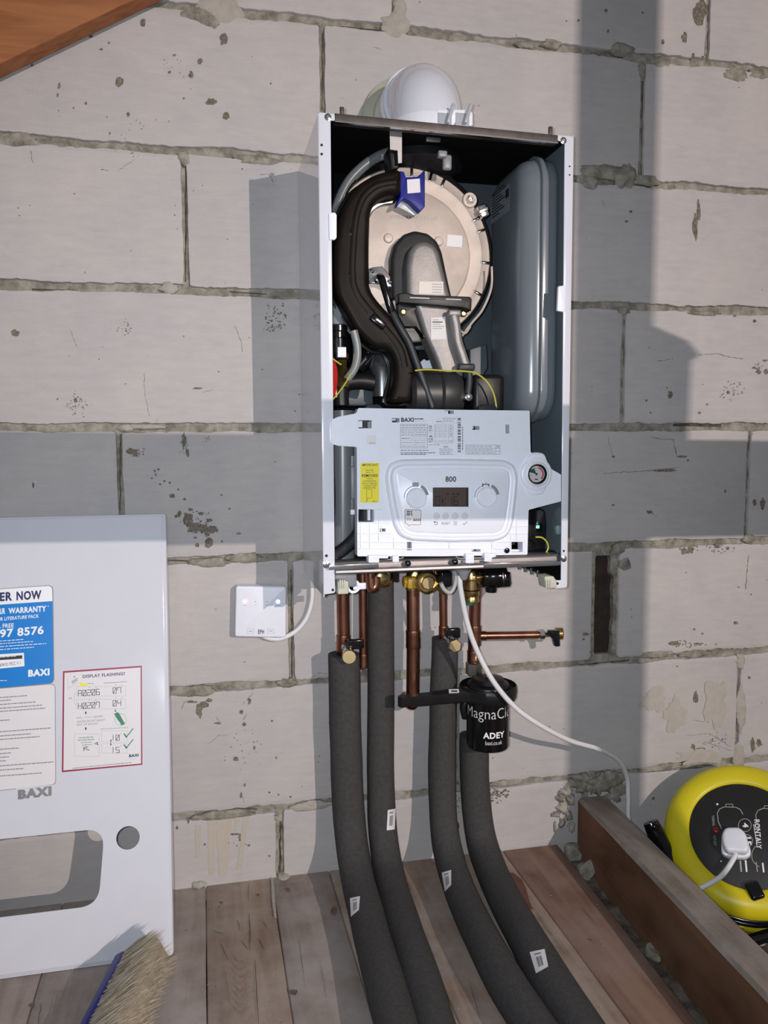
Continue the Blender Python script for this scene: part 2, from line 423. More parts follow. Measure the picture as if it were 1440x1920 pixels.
for r, js in enumerate(joints):
    zt, zb = rows[r], rows[r + 1]
    ed = [XL] + [j for j in js if j is not None and XL < j < XR] + [XR]
    segs = []
    for a, c in zip(ed, ed[1:]): segs.append((a, c))
    if r == 5: segs = [(XL, -1.04), (-1.04, -0.45), (-0.45, 0.144), (0.144, 0.7225), (0.7705, 1.33), (1.33, XR)]
    for a, c in segs:
        bi += 1; hj = 0.0062; vj = 0.0042 if r != 7 else 0.007
        x0, x1, z0, z1 = a + vj, c - vj, zb + hj, zt - hj
        # corner-rounded outline walked in short steps with uneven arrises
        base = []
        step = 0.006
        def seg(p, q):
            n = max(1, int(math.hypot(q[0] - p[0], q[1] - p[1]) / step))
            return [(p[0] + (q[0] - p[0]) * k / n, p[1] + (q[1] - p[1]) * k / n) for k in range(n)]
        cr = rnd.uniform(0.003, 0.007)
        rp = rrect(x0, z0, x1, z1, cr, 3)
        for k in range(len(rp)): base += seg(rp[k], rp[(k + 1) % len(rp)])
        out = []
        for x, z in base:
            dt = min(abs(z - z1), abs(z - z0)); dv = min(abs(x - x0), abs(x - x1))
            oz = 0.0042 * nsy(x, z, 14, bi * 3.1) + 0.0036 * nsy(x, z, 60, bi) * max(0.15, nsy(x, z, 6, bi + 20) + .45) + 0.0016 * nsy(x, z, 170, bi + 5)
            ox = 0.0018 * nsy(x, z, 18, bi * 5.3) + 0.0012 * nsy(x, z, 70, bi + 50)
            if dt < dv: z += oz - (0.001 if abs(z - z1) < abs(z - z0) else -0.0005)
            else: x += ox
            out.append((x, z))
        yo = rnd.uniform(-0.0006, 0.0006)
        W.prism(out, yo, 0.013, blockm, 0.0022, steps=2)
def blob(px, py, rx, ry, m=mortar, h=0.003, amp=0.35, deep=0.010, n=40):
    p = PX(px, py, 0); k = 1100.0
    o = blob_outline(p.x, p.z, rx / k, ry / k, px * 0.37 + py * 0.11, n, amp); vs = []; fs = []
    for q, y in ((1.0, deep), (1.0, 0.0006), (0.84, -h * 0.45), (0.6, -h * 0.85), (0.3, -h)):
        for x_, z_ in o:
            vs.append((p.x + (x_ - p.x) * q, y + 0.0012 * noise.noise(Vector((x_ * 90 * q, z_ * 90 * q, px))) * (q < 1), p.z + (z_ - p.z) * q))
    for i in range(4): fs += [(i * n + j, i * n + (j + 1) % n, (i + 1) * n + (j + 1) % n, (i + 1) * n + j) for j in range(n)]
    fs.append(tuple(4 * n + j for j in range(n)))
    W.add(vs, fs, m)
for a in [(1128, 322, 50, 15, mortar, 0.005), (1172, 330, 26, 26, mortar, 0.004), (1215, 338, 30, 12, mortar, 0.003), (1105, 340, 26, 16, mortar, 0.003),
          (1165, 92, 28, 12, mortar, 0.005), (1205, 110, 40, 11, mortar, 0.004), (1240, 116, 26, 12, mortar, 0.002), (1204, 130, 9, 20, mortar, 0.002),
          (1380, 140, 32, 14, mortar, 0.003), (1425, 138, 28, 12, mortar, 0.003), (1035, 82, 22, 9, mortar, 0.004), (985, 84, 22, 7, mortar, 0.003),
          (412, 12, 46, 24, mortarl, 0.004), (378, 28, 30, 14, mortar, 0.003), (398, 42, 12, 10, mortar, 0.002), (740, 45, 30, 22, mortarl, 0.004), (748, 15, 14, 24, mortarl, 0.004),
          (318, 540, 18, 10, mortarl, 0.003), (345, 296, 10, 14, mortar, 0.002), (30, 262, 40, 12, mortar, 0.002), (480, 300, 40, 9, mortar, 0.003),
          (235, 802, 14, 7, mortarl, 0.004), (270, 800, 40, 5, mortarl, 0.004), (390, 1056, 40, 9, mortar, 0.003), (460, 1046, 30, 12, mortar, 0.003),
          (360, 1296, 45, 12, mortar, 0.003), (540, 1280, 20, 10, mortar, 0.003), (420, 1528, 60, 9, mortar, 0.003), (580, 1512, 40, 10, mortarl, 0.003),
          (1172, 1058, 14, 14, mortar, 0.003), (1160, 1030, 16, 12, mortar, 0.003), (1230, 1228, 40, 9, mortar, 0.003), (1300, 1226, 40, 8, mortar, 0.003),
          (1388, 1240, 14, 16, mortarl, 0.004), (1390, 1330, 12, 60, mortarl, 0.003), (1385, 1420, 18, 30, mortarl, 0.004), (1240, 1440, 60, 8, mortar, 0.003), (1310, 1434, 40, 8, mortar, 0.003),
          (1100, 1458, 30, 14, mortar, 0.009, 0.9), (1118, 1470, 28, 24, mortar, 0.010, 0.9), (1140, 1466, 34, 18, mortar, 0.006, 0.9), (1152, 1490, 22, 26, mortar, 0.005, 0.9), (1090, 1470, 20, 14, mortar, 0.010, 0.9),
          (1062, 1482, 14, 10, mortarl, 0.012, 0.9), (1050, 1494, 10, 12, mortar, 0.010, 0.9), (1068, 1500, 10, 16, mortar, 0.012, 0.9), (1056, 1514, 11, 12, mortarl, 0.011, 0.9), (1042, 1526, 10, 8, mortar, 0.008, 0.9), (1066, 1528, 9, 12, mortar, 0.010, 0.9), (1052, 1542, 8, 14, mortar, 0.007, 0.9), (1070, 1550, 7, 14, mortarl, 0.007, 0.9), (1040, 1550, 3, 14, mortar, 0.004),
          (532, 1645, 14, 8, mortarl, 0.012), (372, 1658, 14, 8, mortarl, 0.008), (470, 1655, 10, 5, mortarl, 0.008), (870, 1476, 30, 9, mortar, 0.003), (950, 1468, 40, 7, mortar, 0.003),
          (1320, 588, 40, 5, mortar, 0.003), (690, 1262, 20, 7, mortar, 0.003), (1405, 1010, 16, 10, mortar, 0.002), (1170, 583, 16, 8, mortar, 0.002)]:
    blob(*a)
NST = [0]
def stain(pts, m, off=0.0009):
    NST[0] += 1; off += (NST[0] % 40) * 0.00001
    W.flat([PX(x, y, -off) for x, y in pts], m)
def pit(px, py, rx, ry, m=pitm, amp=0.5, n=18, tilt=0.0):
    o = blob_outline(0, 0, rx, ry, px * 0.7 + py, n, amp); c, s_ = math.cos(tilt), math.sin(tilt)
    stain([(px + a * c - b * s_, py + a * s_ + b * c) for a, b in o], m)
for a in [(224, 153, 8, 10), (419, 73, 7, 10), (375, 115, 5, 6), (268, 42, 5, 7), (111, 161, 3, 5), (358, 140, 4, 6), (318, 135, 3, 3), (327, 103, 3, 2), (396, 190, 9, 7), (424, 218, 6, 6), (190, 92, 3, 2),
          (206, 250, 2, 2), (161, 193, 2, 3), (108, 178, 2, 3), (204, 80, 2, 2), (241, 214, 3, 5), (345, 184, 2, 2), (170, 68, 4, 3), (60, 122, 3, 3),
          (1284, 70, 5, 9), (1243, 78, 3, 4), (1300, 105, 3, 5), (1136, 20, 3, 4), (1140, 58, 2, 3), (1205, 24, 2, 2), (1312, 25, 12, 24), (1085, 38, 2, 3),
          (1304, 425, 5, 22), (1310, 395, 3, 20), (1175, 415, 3, 2), (1183, 397, 3, 2), (1257, 741, 5, 7), (1212, 751, 2, 2), (1366, 736, 3, 3), (1326, 758, 2, 2), (1312, 774, 3, 2), (1378, 592, 3, 2), (1415, 602, 3, 3), (1424, 698, 4, 3), (1436, 697, 4, 5), (1435, 676, 5, 2),
          (1218, 960, 6, 3), (1150, 947, 3, 2), (1245, 882, 22, 3), (1290, 863, 2, 2), (1360, 921, 2, 3), (1430, 945, 5, 9), (1415, 942, 4, 6), (1150, 856, 3, 2), (1280, 856, 10, 2),
          (1283, 1034, 7, 5), (1296, 1030, 5, 6), (1380, 1168, 4, 3), (1302, 1180, 2, 2), (1317, 1188, 2, 2), (1345, 1024, 4, 4), (1365, 1028, 3, 3), (1265, 1206, 10, 4), (1310, 1207, 8, 2),
          (1305, 1308, 4, 10), (1412, 1398, 5, 12), (1424, 1393, 5, 7), (1312, 1405, 10, 3), (1300, 1400, 4, 4), (1098, 1189, 6, 3), (1094, 1199, 2, 2), (1108, 1222, 3, 2), (1405, 1271, 3, 3),
          (142, 751, 4, 4), (28, 625, 8, 7), (108, 748, 2, 2), (62, 910, 2, 5), (246, 846, 12, 5), (255, 851, 6, 5), (345, 825, 4, 12), (352, 850, 3, 10), 
          (370, 728, 9, 2),
          (352, 976, 10, 12), (362, 990, 12, 10), (380, 990, 8, 9), (397, 992, 10, 8), (392, 976, 6, 4), (357, 955, 5, 3), (376, 963, 5, 3), (336, 964, 4, 6), (330, 968, 3, 3), (405, 994, 4, 3), (391, 1018, 8, 9), (370, 1022, 4, 4), (366, 1008, 3, 2), (416, 1015, 2, 2), (346, 936, 3, 2), (322, 930, 5, 4), (318, 905, 2, 2), (308, 902, 2, 2), (290, 883, 2, 3), (297, 880, 2, 2), (292, 890, 2, 2), (334, 918, 2, 2), (415, 928, 2, 2), (448, 1000, 4, 2), (430, 954, 2, 2), (285, 897, 2, 2), (300, 908, 2, 2), (348, 965, 3, 3), (388, 1002, 5, 4),
          (374, 1333, 6, 11), (382, 1322, 12, 6), (360, 1316, 9, 2), (392, 1313, 5, 4), (453, 1335, 3, 4), (458, 1358, 3, 4), (468, 1315, 3, 6), (442, 1423, 5, 4), (477, 1402, 2, 4), (459, 1472, 2, 3), (452, 1492, 2, 6), (545, 1494, 2, 2), (505, 1486, 2, 2), (518, 1421, 2, 2), (408, 1356, 6, 2), (510, 1352, 2, 2),
          (450, 1570, 3, 6), (440, 1564, 10, 2), (396, 1541, 4, 4), (332, 1552, 2, 3), (466, 1585, 3, 2), (353, 1539, 2, 5), (505, 1605, 2, 2), (384, 1583, 2, 2), (322, 1586, 3, 2),
          (858, 1552, 3, 10), (1175, 1553, 3, 3), (1225, 1497, 3, 3), (1260, 1520, 2, 4)]:
    pit(*a)
def cluster(px, py, rx, ry, n, big):
    g = random.Random(int(px * 3 + py))
    for k in range(n):
        t = g.uniform(0, 6.283); q = math.sqrt(g.random()) * (0.6 + .5 * noise.noise(Vector((math.cos(t) * 2, math.sin(t) * 2, px))))
        pit(px + rx * q * math.cos(t), py + ry * q * math.sin(t), g.uniform(.5, big), g.uniform(.5, big * .8), pitm, .6, 9, g.uniform(0, 3))
for a in [(515, 600, 34, 46, 60, 2.6), (590, 615, 14, 50, 26, 2.4), (370, 975, 50, 34, 40, 2.2), (1290, 1030, 30, 12, 26, 2), (1290, 1208, 60, 10, 40, 1.8), (915, 1490, 70, 22, 120, 3.2), (235, 615, 22, 30, 22, 2), (145, 760, 40, 40, 60, 1.5), (345, 835, 12, 26, 30, 2), (385, 824, 14, 10, 12, 1.6), (1372, 735, 40, 30, 30, 1.8), (1420, 690, 16, 16, 24, 2), (260, 850, 26, 14, 24, 1.8), (1340, 1390, 40, 30, 30, 1.6), (590, 800, 30, 10, 20, 1.6), (1350, 1030, 40, 14, 26, 1.5), (860, 1500, 8, 40, 20, 1.6), (520, 1530, 10, 12, 14, 1.8), (440, 1580, 40, 40, 16, 1.4), (460, 1400, 60, 90, 24, 1.3), (330, 130, 50, 40, 14, 1.4), (260, 260, 120, 60, 22, 1.5)]:
    cluster(*a)
for k in range(150):
    pit(rnd.uniform(-60, 1500), rnd.uniform(-40, 1560), rnd.uniform(0.6, 1.6), rnd.uniform(0.6, 1.8), n=7)
for x, w0, w1, y0, y1 in [(398, 8, 5, 1536, 1640), (420, 16, 7, 1532, 1642), (417, 8, 4, 1590, 1644), (462, 5, 4, 1530, 1632), (372, 6, 3, 1548, 1610), (445, 5, 3, 1528, 1560)]:
    sl = -14 if x == 462 else -2
    wv = []
    for k in range(25):
        t = k / 24; wv.append((x - (w0 + (w1 - w0) * t) * (1 + .4 * noise.noise(Vector((t * 7, x, 0)))) + sl * t, y0 + (y1 - y0) * t))
    for k in range(25):
        t = 1 - k / 24; wv.append((x + (w0 + (w1 - w0) * t) * (1 + .4 * noise.noise(Vector((t * 7, x, 5)))) + sl * t, y0 + (y1 - y0) * t))
    stain(wv, stainm, 0.0007); continue
    stain([(x - w0, y0), (x + w0, y0), (x + w1 + sl * 0.5, (y0 + y1) / 2), (x + w1 + sl, y1), (x - w1 + sl, y1 - 3), (x - w1 + sl * .5, (y0 + y1) / 2)], stainm, 0.0007)
for cx, cy, rx, ry in [(1225, 1310, 26, 24), (1265, 1340, 24, 30), (1345, 1320, 22, 40), (1310, 1420, 40, 14)]:
    pit(cx, cy, rx, ry, tanst, 0.6, 40)
def crack(pts, wd, m=pitm):
    q = [Vector(p) for p in pts]; P = []
    for a_, b_ in zip(q, q[1:]):
        k_ = max(2, int((b_ - a_).length / 4))
        P += [a_ + (b_ - a_) * j / k_ for j in range(k_)]
    P.append(q[-1]); L_, R_ = [], []
    for i, p in enumerate(P):
        d_ = (P[min(i + 1, len(P) - 1)] - P[max(i - 1, 0)]); d_ = d_.normalized() if d_.length > 0 else Vector((1, 0))
        n_ = Vector((-d_.y, d_.x)); o_ = n_ * 2.0 * noise.noise(Vector((p.x * .15, p.y * .15, 3)))
        h_ = wd * max(.1, .5 + .9 * noise.noise(Vector((p.x * .25, p.y * .25, 8))))
        L_.append(p + o_ + n_ * h_); R_.append(p + o_ - n_ * h_)
    stain([(v.x, v.y) for v in L_ + R_[::-1]], m)
for a in [([(1310, 665), (1345, 663), (1370, 670), (1395, 672)], .7), ([(1230, 678), (1262, 672)], .6), ([(1222, 820), (1262, 825), (1270, 855)], .8), ([(1130, 888), (1180, 884), (1230, 882), (1276, 876)], .9), ([(1212, 955), (1232, 968)], .8), ([(1140, 820), (1150, 860)], .6),
          ([(58, 282), (60, 300), (64, 305)], .7), ([(190, 318), (203, 319)], .8), ([(488, 328), (502, 326), (510, 334), (514, 348)], .9), ([(222, 320), (250, 300), (262, 290)], .4), ([(390, 1395), (410, 1380), (425, 1378)], .4), ([(455, 1320), (475, 1300)], .5), ([(462, 1340), (455, 1350)], .7),
          ([(340, 1330), (346, 1316), (360, 1312)], .5), ([(405, 1345), (415, 1358)], .6), ([(452, 1485), (458, 1505)], .6), ([(575, 1275), (600, 1262), (615, 1262)], .6), ([(1398, 1105), (1402, 1060), (1405, 1040)], .7), ([(1288, 1380), (1330, 1375), (1370, 1400)], .5), ([(1320, 1390), (1372, 1408)], .4), ([(1300, 1351), (1330, 1354)], .6),
          ([(620, 230), (640, 236)], .4), ([(1128, 375), (1135, 390)], .4), ([(700, 88), (716, 92)], .4), ([(440, 610), (452, 640), (455, 660)], .5), ([(130, 615), (145, 650)], .5), ([(380, 735), (400, 730)], .5), ([(270, 700), (272, 740), (280, 780)], .5)]:
    crack(*a)
for (xa, ya), (xb, yb), wd in [((605, 62), (604, 205), 2.2), ((349, 305), (348, 528), 2.6), ((1206, 132), (1203, 335), 2.2), ((1171, 600), (1169, 795), 2.0), ((226, 815), (225, 958), 2.4), ((546, 1068), (548, 1285), 2.6), ((526, 1540), (525, 1636), 3.4), ((1406, 815), (1402, 1000), 2.6), ((1329, 10), (1327, 112), 2.0)]:
    vs_ = []; n_ = 40
    for sg in (-1, 1):
        for k in (range(n_ + 1) if sg < 0 else range(n_, -1, -1)):
            t = k / n_; ww = wd * max(.08, .55 + 1.1 * noise.noise(Vector((t * 6, xa, sg))))
            vs_.append((xa + (xb - xa) * t + sg * ww + 1.2 * noise.noise(Vector((t * 5, xa, 9))), ya + (yb - ya) * t))
    stain(vs_, voidm, -0.0068)
for pts, wd in [([(1262, 797), (1300, 796), (1330, 798), (1352, 797)], 4.5), ([(60, 542), (130, 545)], 2), ([(430, 547), (500, 552)], 2), ([(300, 1050), (360, 1052)], 2), ([(1080, 1248), (1180, 1238)], 2), ([(640, 50), (720, 58)], 2)]:
    q_ = [PX(x, y, .0068) for x, y in pts]
    W.flat([p + Vector((0, 0, wd * .0006 * (1 + noise.noise(p * 60)))) for p in q_] + [p - Vector((0, 0, wd * .0006 * (1 + noise.noise(p * 50)))) for p in q_[::-1]], voidm)
W.build('wall_back', org=(0, 0, 0), kind='structure', sharp=30)

def woodmat(name, a, c, dust, dustamt=0.5, grain=(20, 1.6, 20), ring=True):
    m = bpy.data.materials.new(name); m.use_nodes = True
    nt = m.node_tree; N = nt.nodes; L = nt.links; b = N['Principled BSDF']
    b.inputs['Roughness'].default_value = 0.75; b.inputs['Specular IOR Level'].default_value = 0.25
    tc = N.new('ShaderNodeTexCoord'); mp = N.new('ShaderNodeMapping'); mp.inputs['Scale'].default_value = grain
    L.new(tc.outputs['Object'], mp.inputs[0])
    n = N.new('ShaderNodeTexNoise'); n.inputs['Scale'].default_value = 2.2; n.inputs['Detail'].default_value = 7; n.inputs['Distortion'].default_value = 0.8
    L.new(mp.outputs[0], n.inputs['Vector'])
    r = N.new('ShaderNodeValToRGB'); r.color_ramp.elements[0].position = 0.36; r.color_ramp.elements[1].position = 0.66
    r.color_ramp.elements[0].color = (*a, 1); r.color_ramp.elements[1].color = (*c, 1); L.new(n.outputs['Fac'], r.inputs[0])
    n2 = N.new('ShaderNodeTexNoise'); n2.inputs['Scale'].default_value = 9; n2.inputs['Detail'].default_value = 8; n2.inputs['Roughness'].default_value = 0.65
    L.new(tc.outputs['Object'], n2.inputs['Vector'])
    r2 = N.new('ShaderNodeValToRGB'); r2.color_ramp.elements[0].position = 0.40; r2.color_ramp.elements[1].position = 0.62
    r2.color_ramp.elements[0].color = (0, 0, 0, 1); r2.color_ramp.elements[1].color = (dustamt,) * 3 + (1,); L.new(n2.outputs['Fac'], r2.inputs[0])
    x = N.new('ShaderNodeMix'); x.data_type = 'RGBA'; L.new(r2.outputs[0], x.inputs[0]); L.new(r.outputs[0], x.inputs[6]); x.inputs[7].default_value = (*dust, 1)
    L.new(x.outputs[2], b.inputs['Base Color'])
    bp = N.new('ShaderNodeBump'); bp.inputs['Strength'].default_value = 0.25; bp.inputs['Distance'].default_value = 0.002
    L.new(n.outputs['Fac'], bp.inputs['Height']); L.new(bp.outputs[0], b.inputs['Normal'])
    return m
wood_a = woodmat('grey_dusty_board', (0.235, 0.185, 0.158), (0.325, 0.268, 0.235), (0.395, 0.35, 0.325), 0.85)
wood_b = woodmat('brown_board', (0.225, 0.162, 0.125), (0.33, 0.245, 0.19), (0.39, 0.33, 0.29), 0.75)
wood_c = woodmat('reddish_board', (0.18, 0.105, 0.075), (0.27, 0.165, 0.122), (0.29, 0.215, 0.18), 0.6)
wood_d = woodmat('dark_red_timber', (0.10, 0.047, 0.024), (0.20, 0.10, 0.055), (0.17, 0.105, 0.07), 0.4, (30, 2.0, 8))
wood_t = woodmat('dusty_timber_top', (0.16, 0.125, 0.102), (0.28, 0.23, 0.195), (0.31, 0.272, 0.245), 0.7, (24, 2, 24))
wood_r = woodmat('orange_rafter_wood', (0.25, 0.085, 0.028), (0.38, 0.15, 0.058), (0.26, 0.12, 0.065), 0.3, (2.5, 30, 22))
damp = mat('damp_patch', (0.13, 0.042, 0.028), 0.5, var=0.2, vscale=60)
ZF = -0.5794
seamm = mat('board_seam_dust', (0.10, 0.08, 0.065), 0.95, var=0.3, vscale=120)
F = MB()
edges = [-1.5, -1.36, -1.24, -1.12, -1.0, -0.875, -0.75, -0.625, -0.50, -0.375, -0.25, -0.128, -0.013, 0.101, 0.2065, 0.318, 0.430, 0.5405, 0.6535]
for i, (a, c) in enumerate(zip(edges, edges[1:])):
    mm = wood_c if a > 0.5 else (wood_b if (a > 0.2 or i % 5 == 2) else wood_a)
    ye = -0.004 if a > 0.5 else 0.004
    # each plank is a slightly uneven strip with eased edges
    n = 60; vs = []; fs = []
    g = 0.0006
    for k in range(n + 1):
        y = ye - 2.3 * k / n
        wob = 0.0012 * noise.noise(Vector((i * 3.3, y * 5, 0))); wob2 = 0.0012 * noise.noise(Vector((i * 3.3 + 9, y * 5, 0)))
        zz = ZF + 0.0012 * noise.noise(Vector((i * 7.7, y * 3, 4)))
        x0, x1 = a + g + wob, c - g + wob2
        if i == len(edges) - 2: x1 -= 0.05 * (ye - y)
        vs += [(x0, y, zz - 0.02), (x0, y, zz - 0.002), (x0 + 0.002, y, zz), (x1 - 0.002, y, zz), (x1, y, zz - 0.002), (x1, y, zz - 0.02)]
    for k in range(n):
        for q in range(5): fs.append((k * 6 + q, k * 6 + q + 1, k * 6 + 7 + q, k * 6 + 6 + q))
        fs.append((k * 6 + 5, k * 6, k * 6 + 6, k * 6 + 11))
    fs += [tuple(range(6)), tuple(n * 6 + q for q in range(5, -1, -1))]
    F.add(vs, fs, mm, True)
    F.box(((a + c) / 2 - (0 if a < .5 else .03), -1.15, ZF - 0.0215), (c - a + (0.01 if a < 0.5 else -0.06), 2.28, 0.002), seamm)
# dried screed along one joint, damp patch beside the pipe
F.flat([PZ(x, y, ZF + 0.0018) for x, y in [(940, 1640), (962, 1636), (978, 1648), (986, 1664), (993, 1690), (1000, 1705), (985, 1702), (962, 1672)]], damp)
fmark = mat('board_crack', (0.085, 0.065, 0.052), 0.9, var=0.3, vscale=90)
knot = mat('board_knot', (0.15, 0.095, 0.062), 0.8, var=0.3, vscale=120)
ringm = mat('board_ring_grain', (0.265, 0.18, 0.13), 0.8, var=0.15, vscale=60)
NF = [0]
def fpoly(pts, m):
    NF[0] += 1; F.flat([PZ(x, y, ZF + 0.0022 + NF[0] * .000005) for x, y in pts], m)
def fcrack(pts, wd, m=fmark):
    q = [Vector(p) for p in pts]; P = []
    for a_, b_ in zip(q, q[1:]): P += [a_ + (b_ - a_) * j / 8 for j in range(8)]
    P.append(q[-1]); L_, R_ = [], []
    for i, p in enumerate(P):
        d_ = (P[min(i + 1, len(P) - 1)] - P[max(i - 1, 0)]).normalized(); n_ = Vector((-d_.y, d_.x))
        o_ = n_ * 1.6 * noise.noise(Vector((p.x * .1, p.y * .1, 3))); t_ = i / (len(P) - 1)
        h_ = wd * (.25 + 1.4 * t_ * (1 - t_)) * (1 + .6 * noise.noise(Vector((p.x * .3, p.y * .3, 8))))
        L_.append(p + o_ + n_ * h_); R_.append(p + o_ - n_ * h_)
    fpoly([(v.x, v.y) for v in L_ + R_[::-1]], m)
for a in [([(467, 1713), (469, 1745), (468, 1782)], 1.6), ([(446, 1725), (450, 1745)], 1), ([(494, 1728), (502, 1742)], 1), ([(484, 1760), (497, 1780)], 1.2), ([(452, 1762), (464, 1780)], 1), ([(413, 1768), (428, 1800)], 1), ([(400, 1745), (420, 1752)], .8), ([(478, 1800), (484, 1920)], 1.2), ([(466, 1655), (466, 1690)], .8), ([(72, 1920), (78, 1880)], 1.2), ([(180, 1880), (176, 1910)], 1), ([(422, 1820), (430, 1880)], .8), ([(1000, 1700), (1060, 1790)], .6), ([(1090, 1700), (1120, 1735)], .8), ([(560, 1760), (572, 1850)], .7), ([(600, 1800), (612, 1870)], .6), ([(880, 1840), (900, 1910)], .7)]: fcrack(*a)
for k in range(8):
    y = 1802 + k * 13.5; w_ = 17 + 2 * math.sin(k)
    fcrack([(452 - w_ * .9, y - 13), (452 - w_ * .4, y - 1), (453, y + 3), (452 + w_ * .5, y - 1), (452 + w_ * .9, y - 12)], 1.3, ringm)
for cx, cy, rx, ry in [(540, 1668, 5, 3), (415, 1692, 3, 2), (484, 1678, 3, 2), (626, 1707, 6, 8), (1108, 1762, 3, 2), (1110, 1660, 4, 2), (60, 1885, 6, 4), (550, 1860, 8, 5), (1000, 1640, 3, 2)]:
    fpoly([(cx + a, cy + b) for a, b in blob_outline(0, 0, rx, ry, cx, 16, .4)], knot)
for k in range(90):
    cx, cy = rnd.uniform(0, 1250), rnd.uniform(1650, 1920)
    if PZ(cx, cy, ZF).x < .64 and PZ(cx, cy, ZF).y < -.01: fpoly([(cx + a, cy + b) for a, b in blob_outline(0, 0, rnd.uniform(.6, 1.6), rnd.uniform(.5, 1.2), cx, 7, .4)], rnd.choice([fmark, mortarl, mortarl]))
fpoly([(508, 1646), (513, 1646), (517, 1700), (519, 1722), (514, 1720), (510, 1690)], mortarl)
F.build('floor', org=(0, 0, 0), kind='structure', sharp=50)

# rubble bed under and beside the boards
G = MB(); n = 90; vs = []; fs = []
rubm = mat('rubble', (0.17, 0.15, 0.125), 0.95, c2=(0.055, 0.046, 0.036), vscale=38, bump=0.8, bscale=120, spec=0.1)
ZR = -0.70
for i in range(n + 1):
    for j in range(n + 1):
        x = 0.62 + 1.2 * i / n; y = 0.01 - 1.6 * j / n
        vs.append((x, y, ZR + 0.012 * noise.noise(Vector((x * 22, y * 22, 1))) + 0.008 * noise.noise(Vector((x * 60, y * 60, 3)))))
for i in range(n):
    for j in range(n):
        k = i * (n + 1) + j; fs.append((k, k + 1, k + n + 2, k + n + 1))
G.add(vs, fs, rubm)
vs = []; fs = []
for i in range(13):
    for j in range(161):
        x = 0.585 + 0.125 * i / 12; y = 0.01 - 1.2 * j / 160
        vs.append((x - 0.05 * 1.2 * j / 160, y, -0.608 + 0.008 * noise.noise(Vector((x * 30, y * 30, 1))) + 0.006 * noise.noise(Vector((x * 90, y * 90, 3)))))
for i in range(12):
    for j in range(160): k = i * 161 + j; fs.append((k, k + 1, k + 162, k + 161))
G.add(vs, fs, rubm)
G.build('floor', org=(0, 0, 0), kind='structure', recalc=False, sharp=60)

# timbers behind the camera that stripe the bulb's light on the wall
T = MB(); T.box((1.0845, -1.9, 0.8), (0.083, 0.02, 3.2), wood_r, 0.002)
T.prism([(1.12, 0.565), (1.168, 0.570), (1.169, 0.650), (1.178, 0.655), (1.165, 0.668), (1.12, 0.684)], -1.91, -1.89, wood_r)
T.build('trim_1', kind='structure')
T = MB(); T.prism([(-0.9, 0.543), (2.7, 0.4865), (2.7, 0.5755), (-0.9, 0.629)], -2.06, -2.04, wood_r)
T.build('trim_2', kind='structure')

# rafter across the upper left corner
a, c = PX(0, 147, -0.016), PX(305, 0, -0.016); d = (c - a).normalized(); up = Vector((-d.z, 0, d.x))
T = MB(); q = [a - d * 1.25, c + d * 0.7, c + d * 0.7 + up * 0.17, a - d * 1.25 + up * 0.17]
T.prism([(p.x, p.z) for p in q], -0.055, -0.016, wood_r, 0.003)
T.build('timber_rafter', label='orange-brown timber rafter crossing the upper left corner against the block wall', cat='timber beam')

# joist on the right
T = MB(); TW = 0.060; dv = Vector((-0.050, -1, 0)).normalized(); sx = Vector((1, -0.05, 0)).normalized()
p0 = Vector((0.690, -0.012, 0))
zt = -0.4865; n = 50; vs = []; fs = []
for k in range(n + 1):
    o = p0 + dv * (1.5 * k / n); wv = 0.0015 * noise.noise(Vector((k * 0.35, 2, 0)))
    for (s_, z) in ((0, -0.69), (0, zt - 0.006 + wv), (0.005, zt + wv), (TW - 0.005, zt + wv * .5), (TW, zt - 0.006), (TW, -0.69)):
        p = o + sx * s_; vs.append((p.x, p.y, z))
for k in range(n):
    for q in range(5): fs.append((k * 6 + q, k * 6 + q + 1, k * 6 + 7 + q, k * 6 + 6 + q))
    fs.append((k * 6 + 5, k * 6, k * 6 + 6, k * 6 + 11))
side = [f for k, f in enumerate(fs) if k % 6 in (0, 4, 5)]; top = [f for k, f in enumerate(fs) if k % 6 in (1, 2, 3)]
T.add(vs, side + [tuple(range(6)), tuple(n * 6 + q for q in range(5, -1, -1))], wood_d)
T.add(vs, top, wood_t)
T.build('timber_joist', label='dark red-brown timber joist with a dusty top, right of the floorboards', cat='timber beam', sharp=50)

# mortar crumbs fallen in the gap beside the joist
def chunk(px, py, z, sx_, sy_, sz_, seed, label):
    p = PZ(px, py, z); m_ = MB(); m_.sphere(p + Vector((0, 0, sz_ * 0.4)), 1.0, mortarl if px > 1400 else mortar, 18, (sx_, sy_, sz_))
    m_.v = [tuple(Vector(v) + Vector((noise.noise(Vector(v) * 55 + Vector((seed, 0, 0))), noise.noise(Vector(v) * 55 + Vector((0, seed, 0))), noise.noise(Vector(v) * 55 + Vector((0, 0, seed))))) * (0.009 if px < 1400 else .004)) for v in m_.v]
    m_.build('mortar_chunk', label=label, cat='rubble', group='mortar chunks beside the joist', sharp=25)
chunk(1078, 1606, -0.602, 0.018, 0.018, 0.020, 3, 'grey mortar chunk at the far end of the gap, by the wall')
chunk(1099, 1638, -0.604, 0.014, 0.022, 0.014, 7, 'grey mortar chunk second from the wall in the gap beside the joist')
chunk(1224, 1790, -0.604, 0.007, 0.018, 0.008, 11, 'flat pale mortar flake halfway along the gap beside the joist')
chunk(1428, 1772, -0.690, 0.008, 0.008, 0.008, 15, 'tiny pale mortar crumb below the yellow reel')

# ================================================================== the boiler
YF = -0.242
BX0, BX1, BZ0, BZ1 = 0.1670, 0.5516, -0.0274, 0.6535
boiler = thing('wall_boiler', (0.359, -0.12, BZ0), 'white wall-hung gas boiler with its front cover off, insides showing', 'boiler')
def pxo(pts, y): return [(p.x, p.z) for p in (PX(a, b, y) for a, b in pts)]

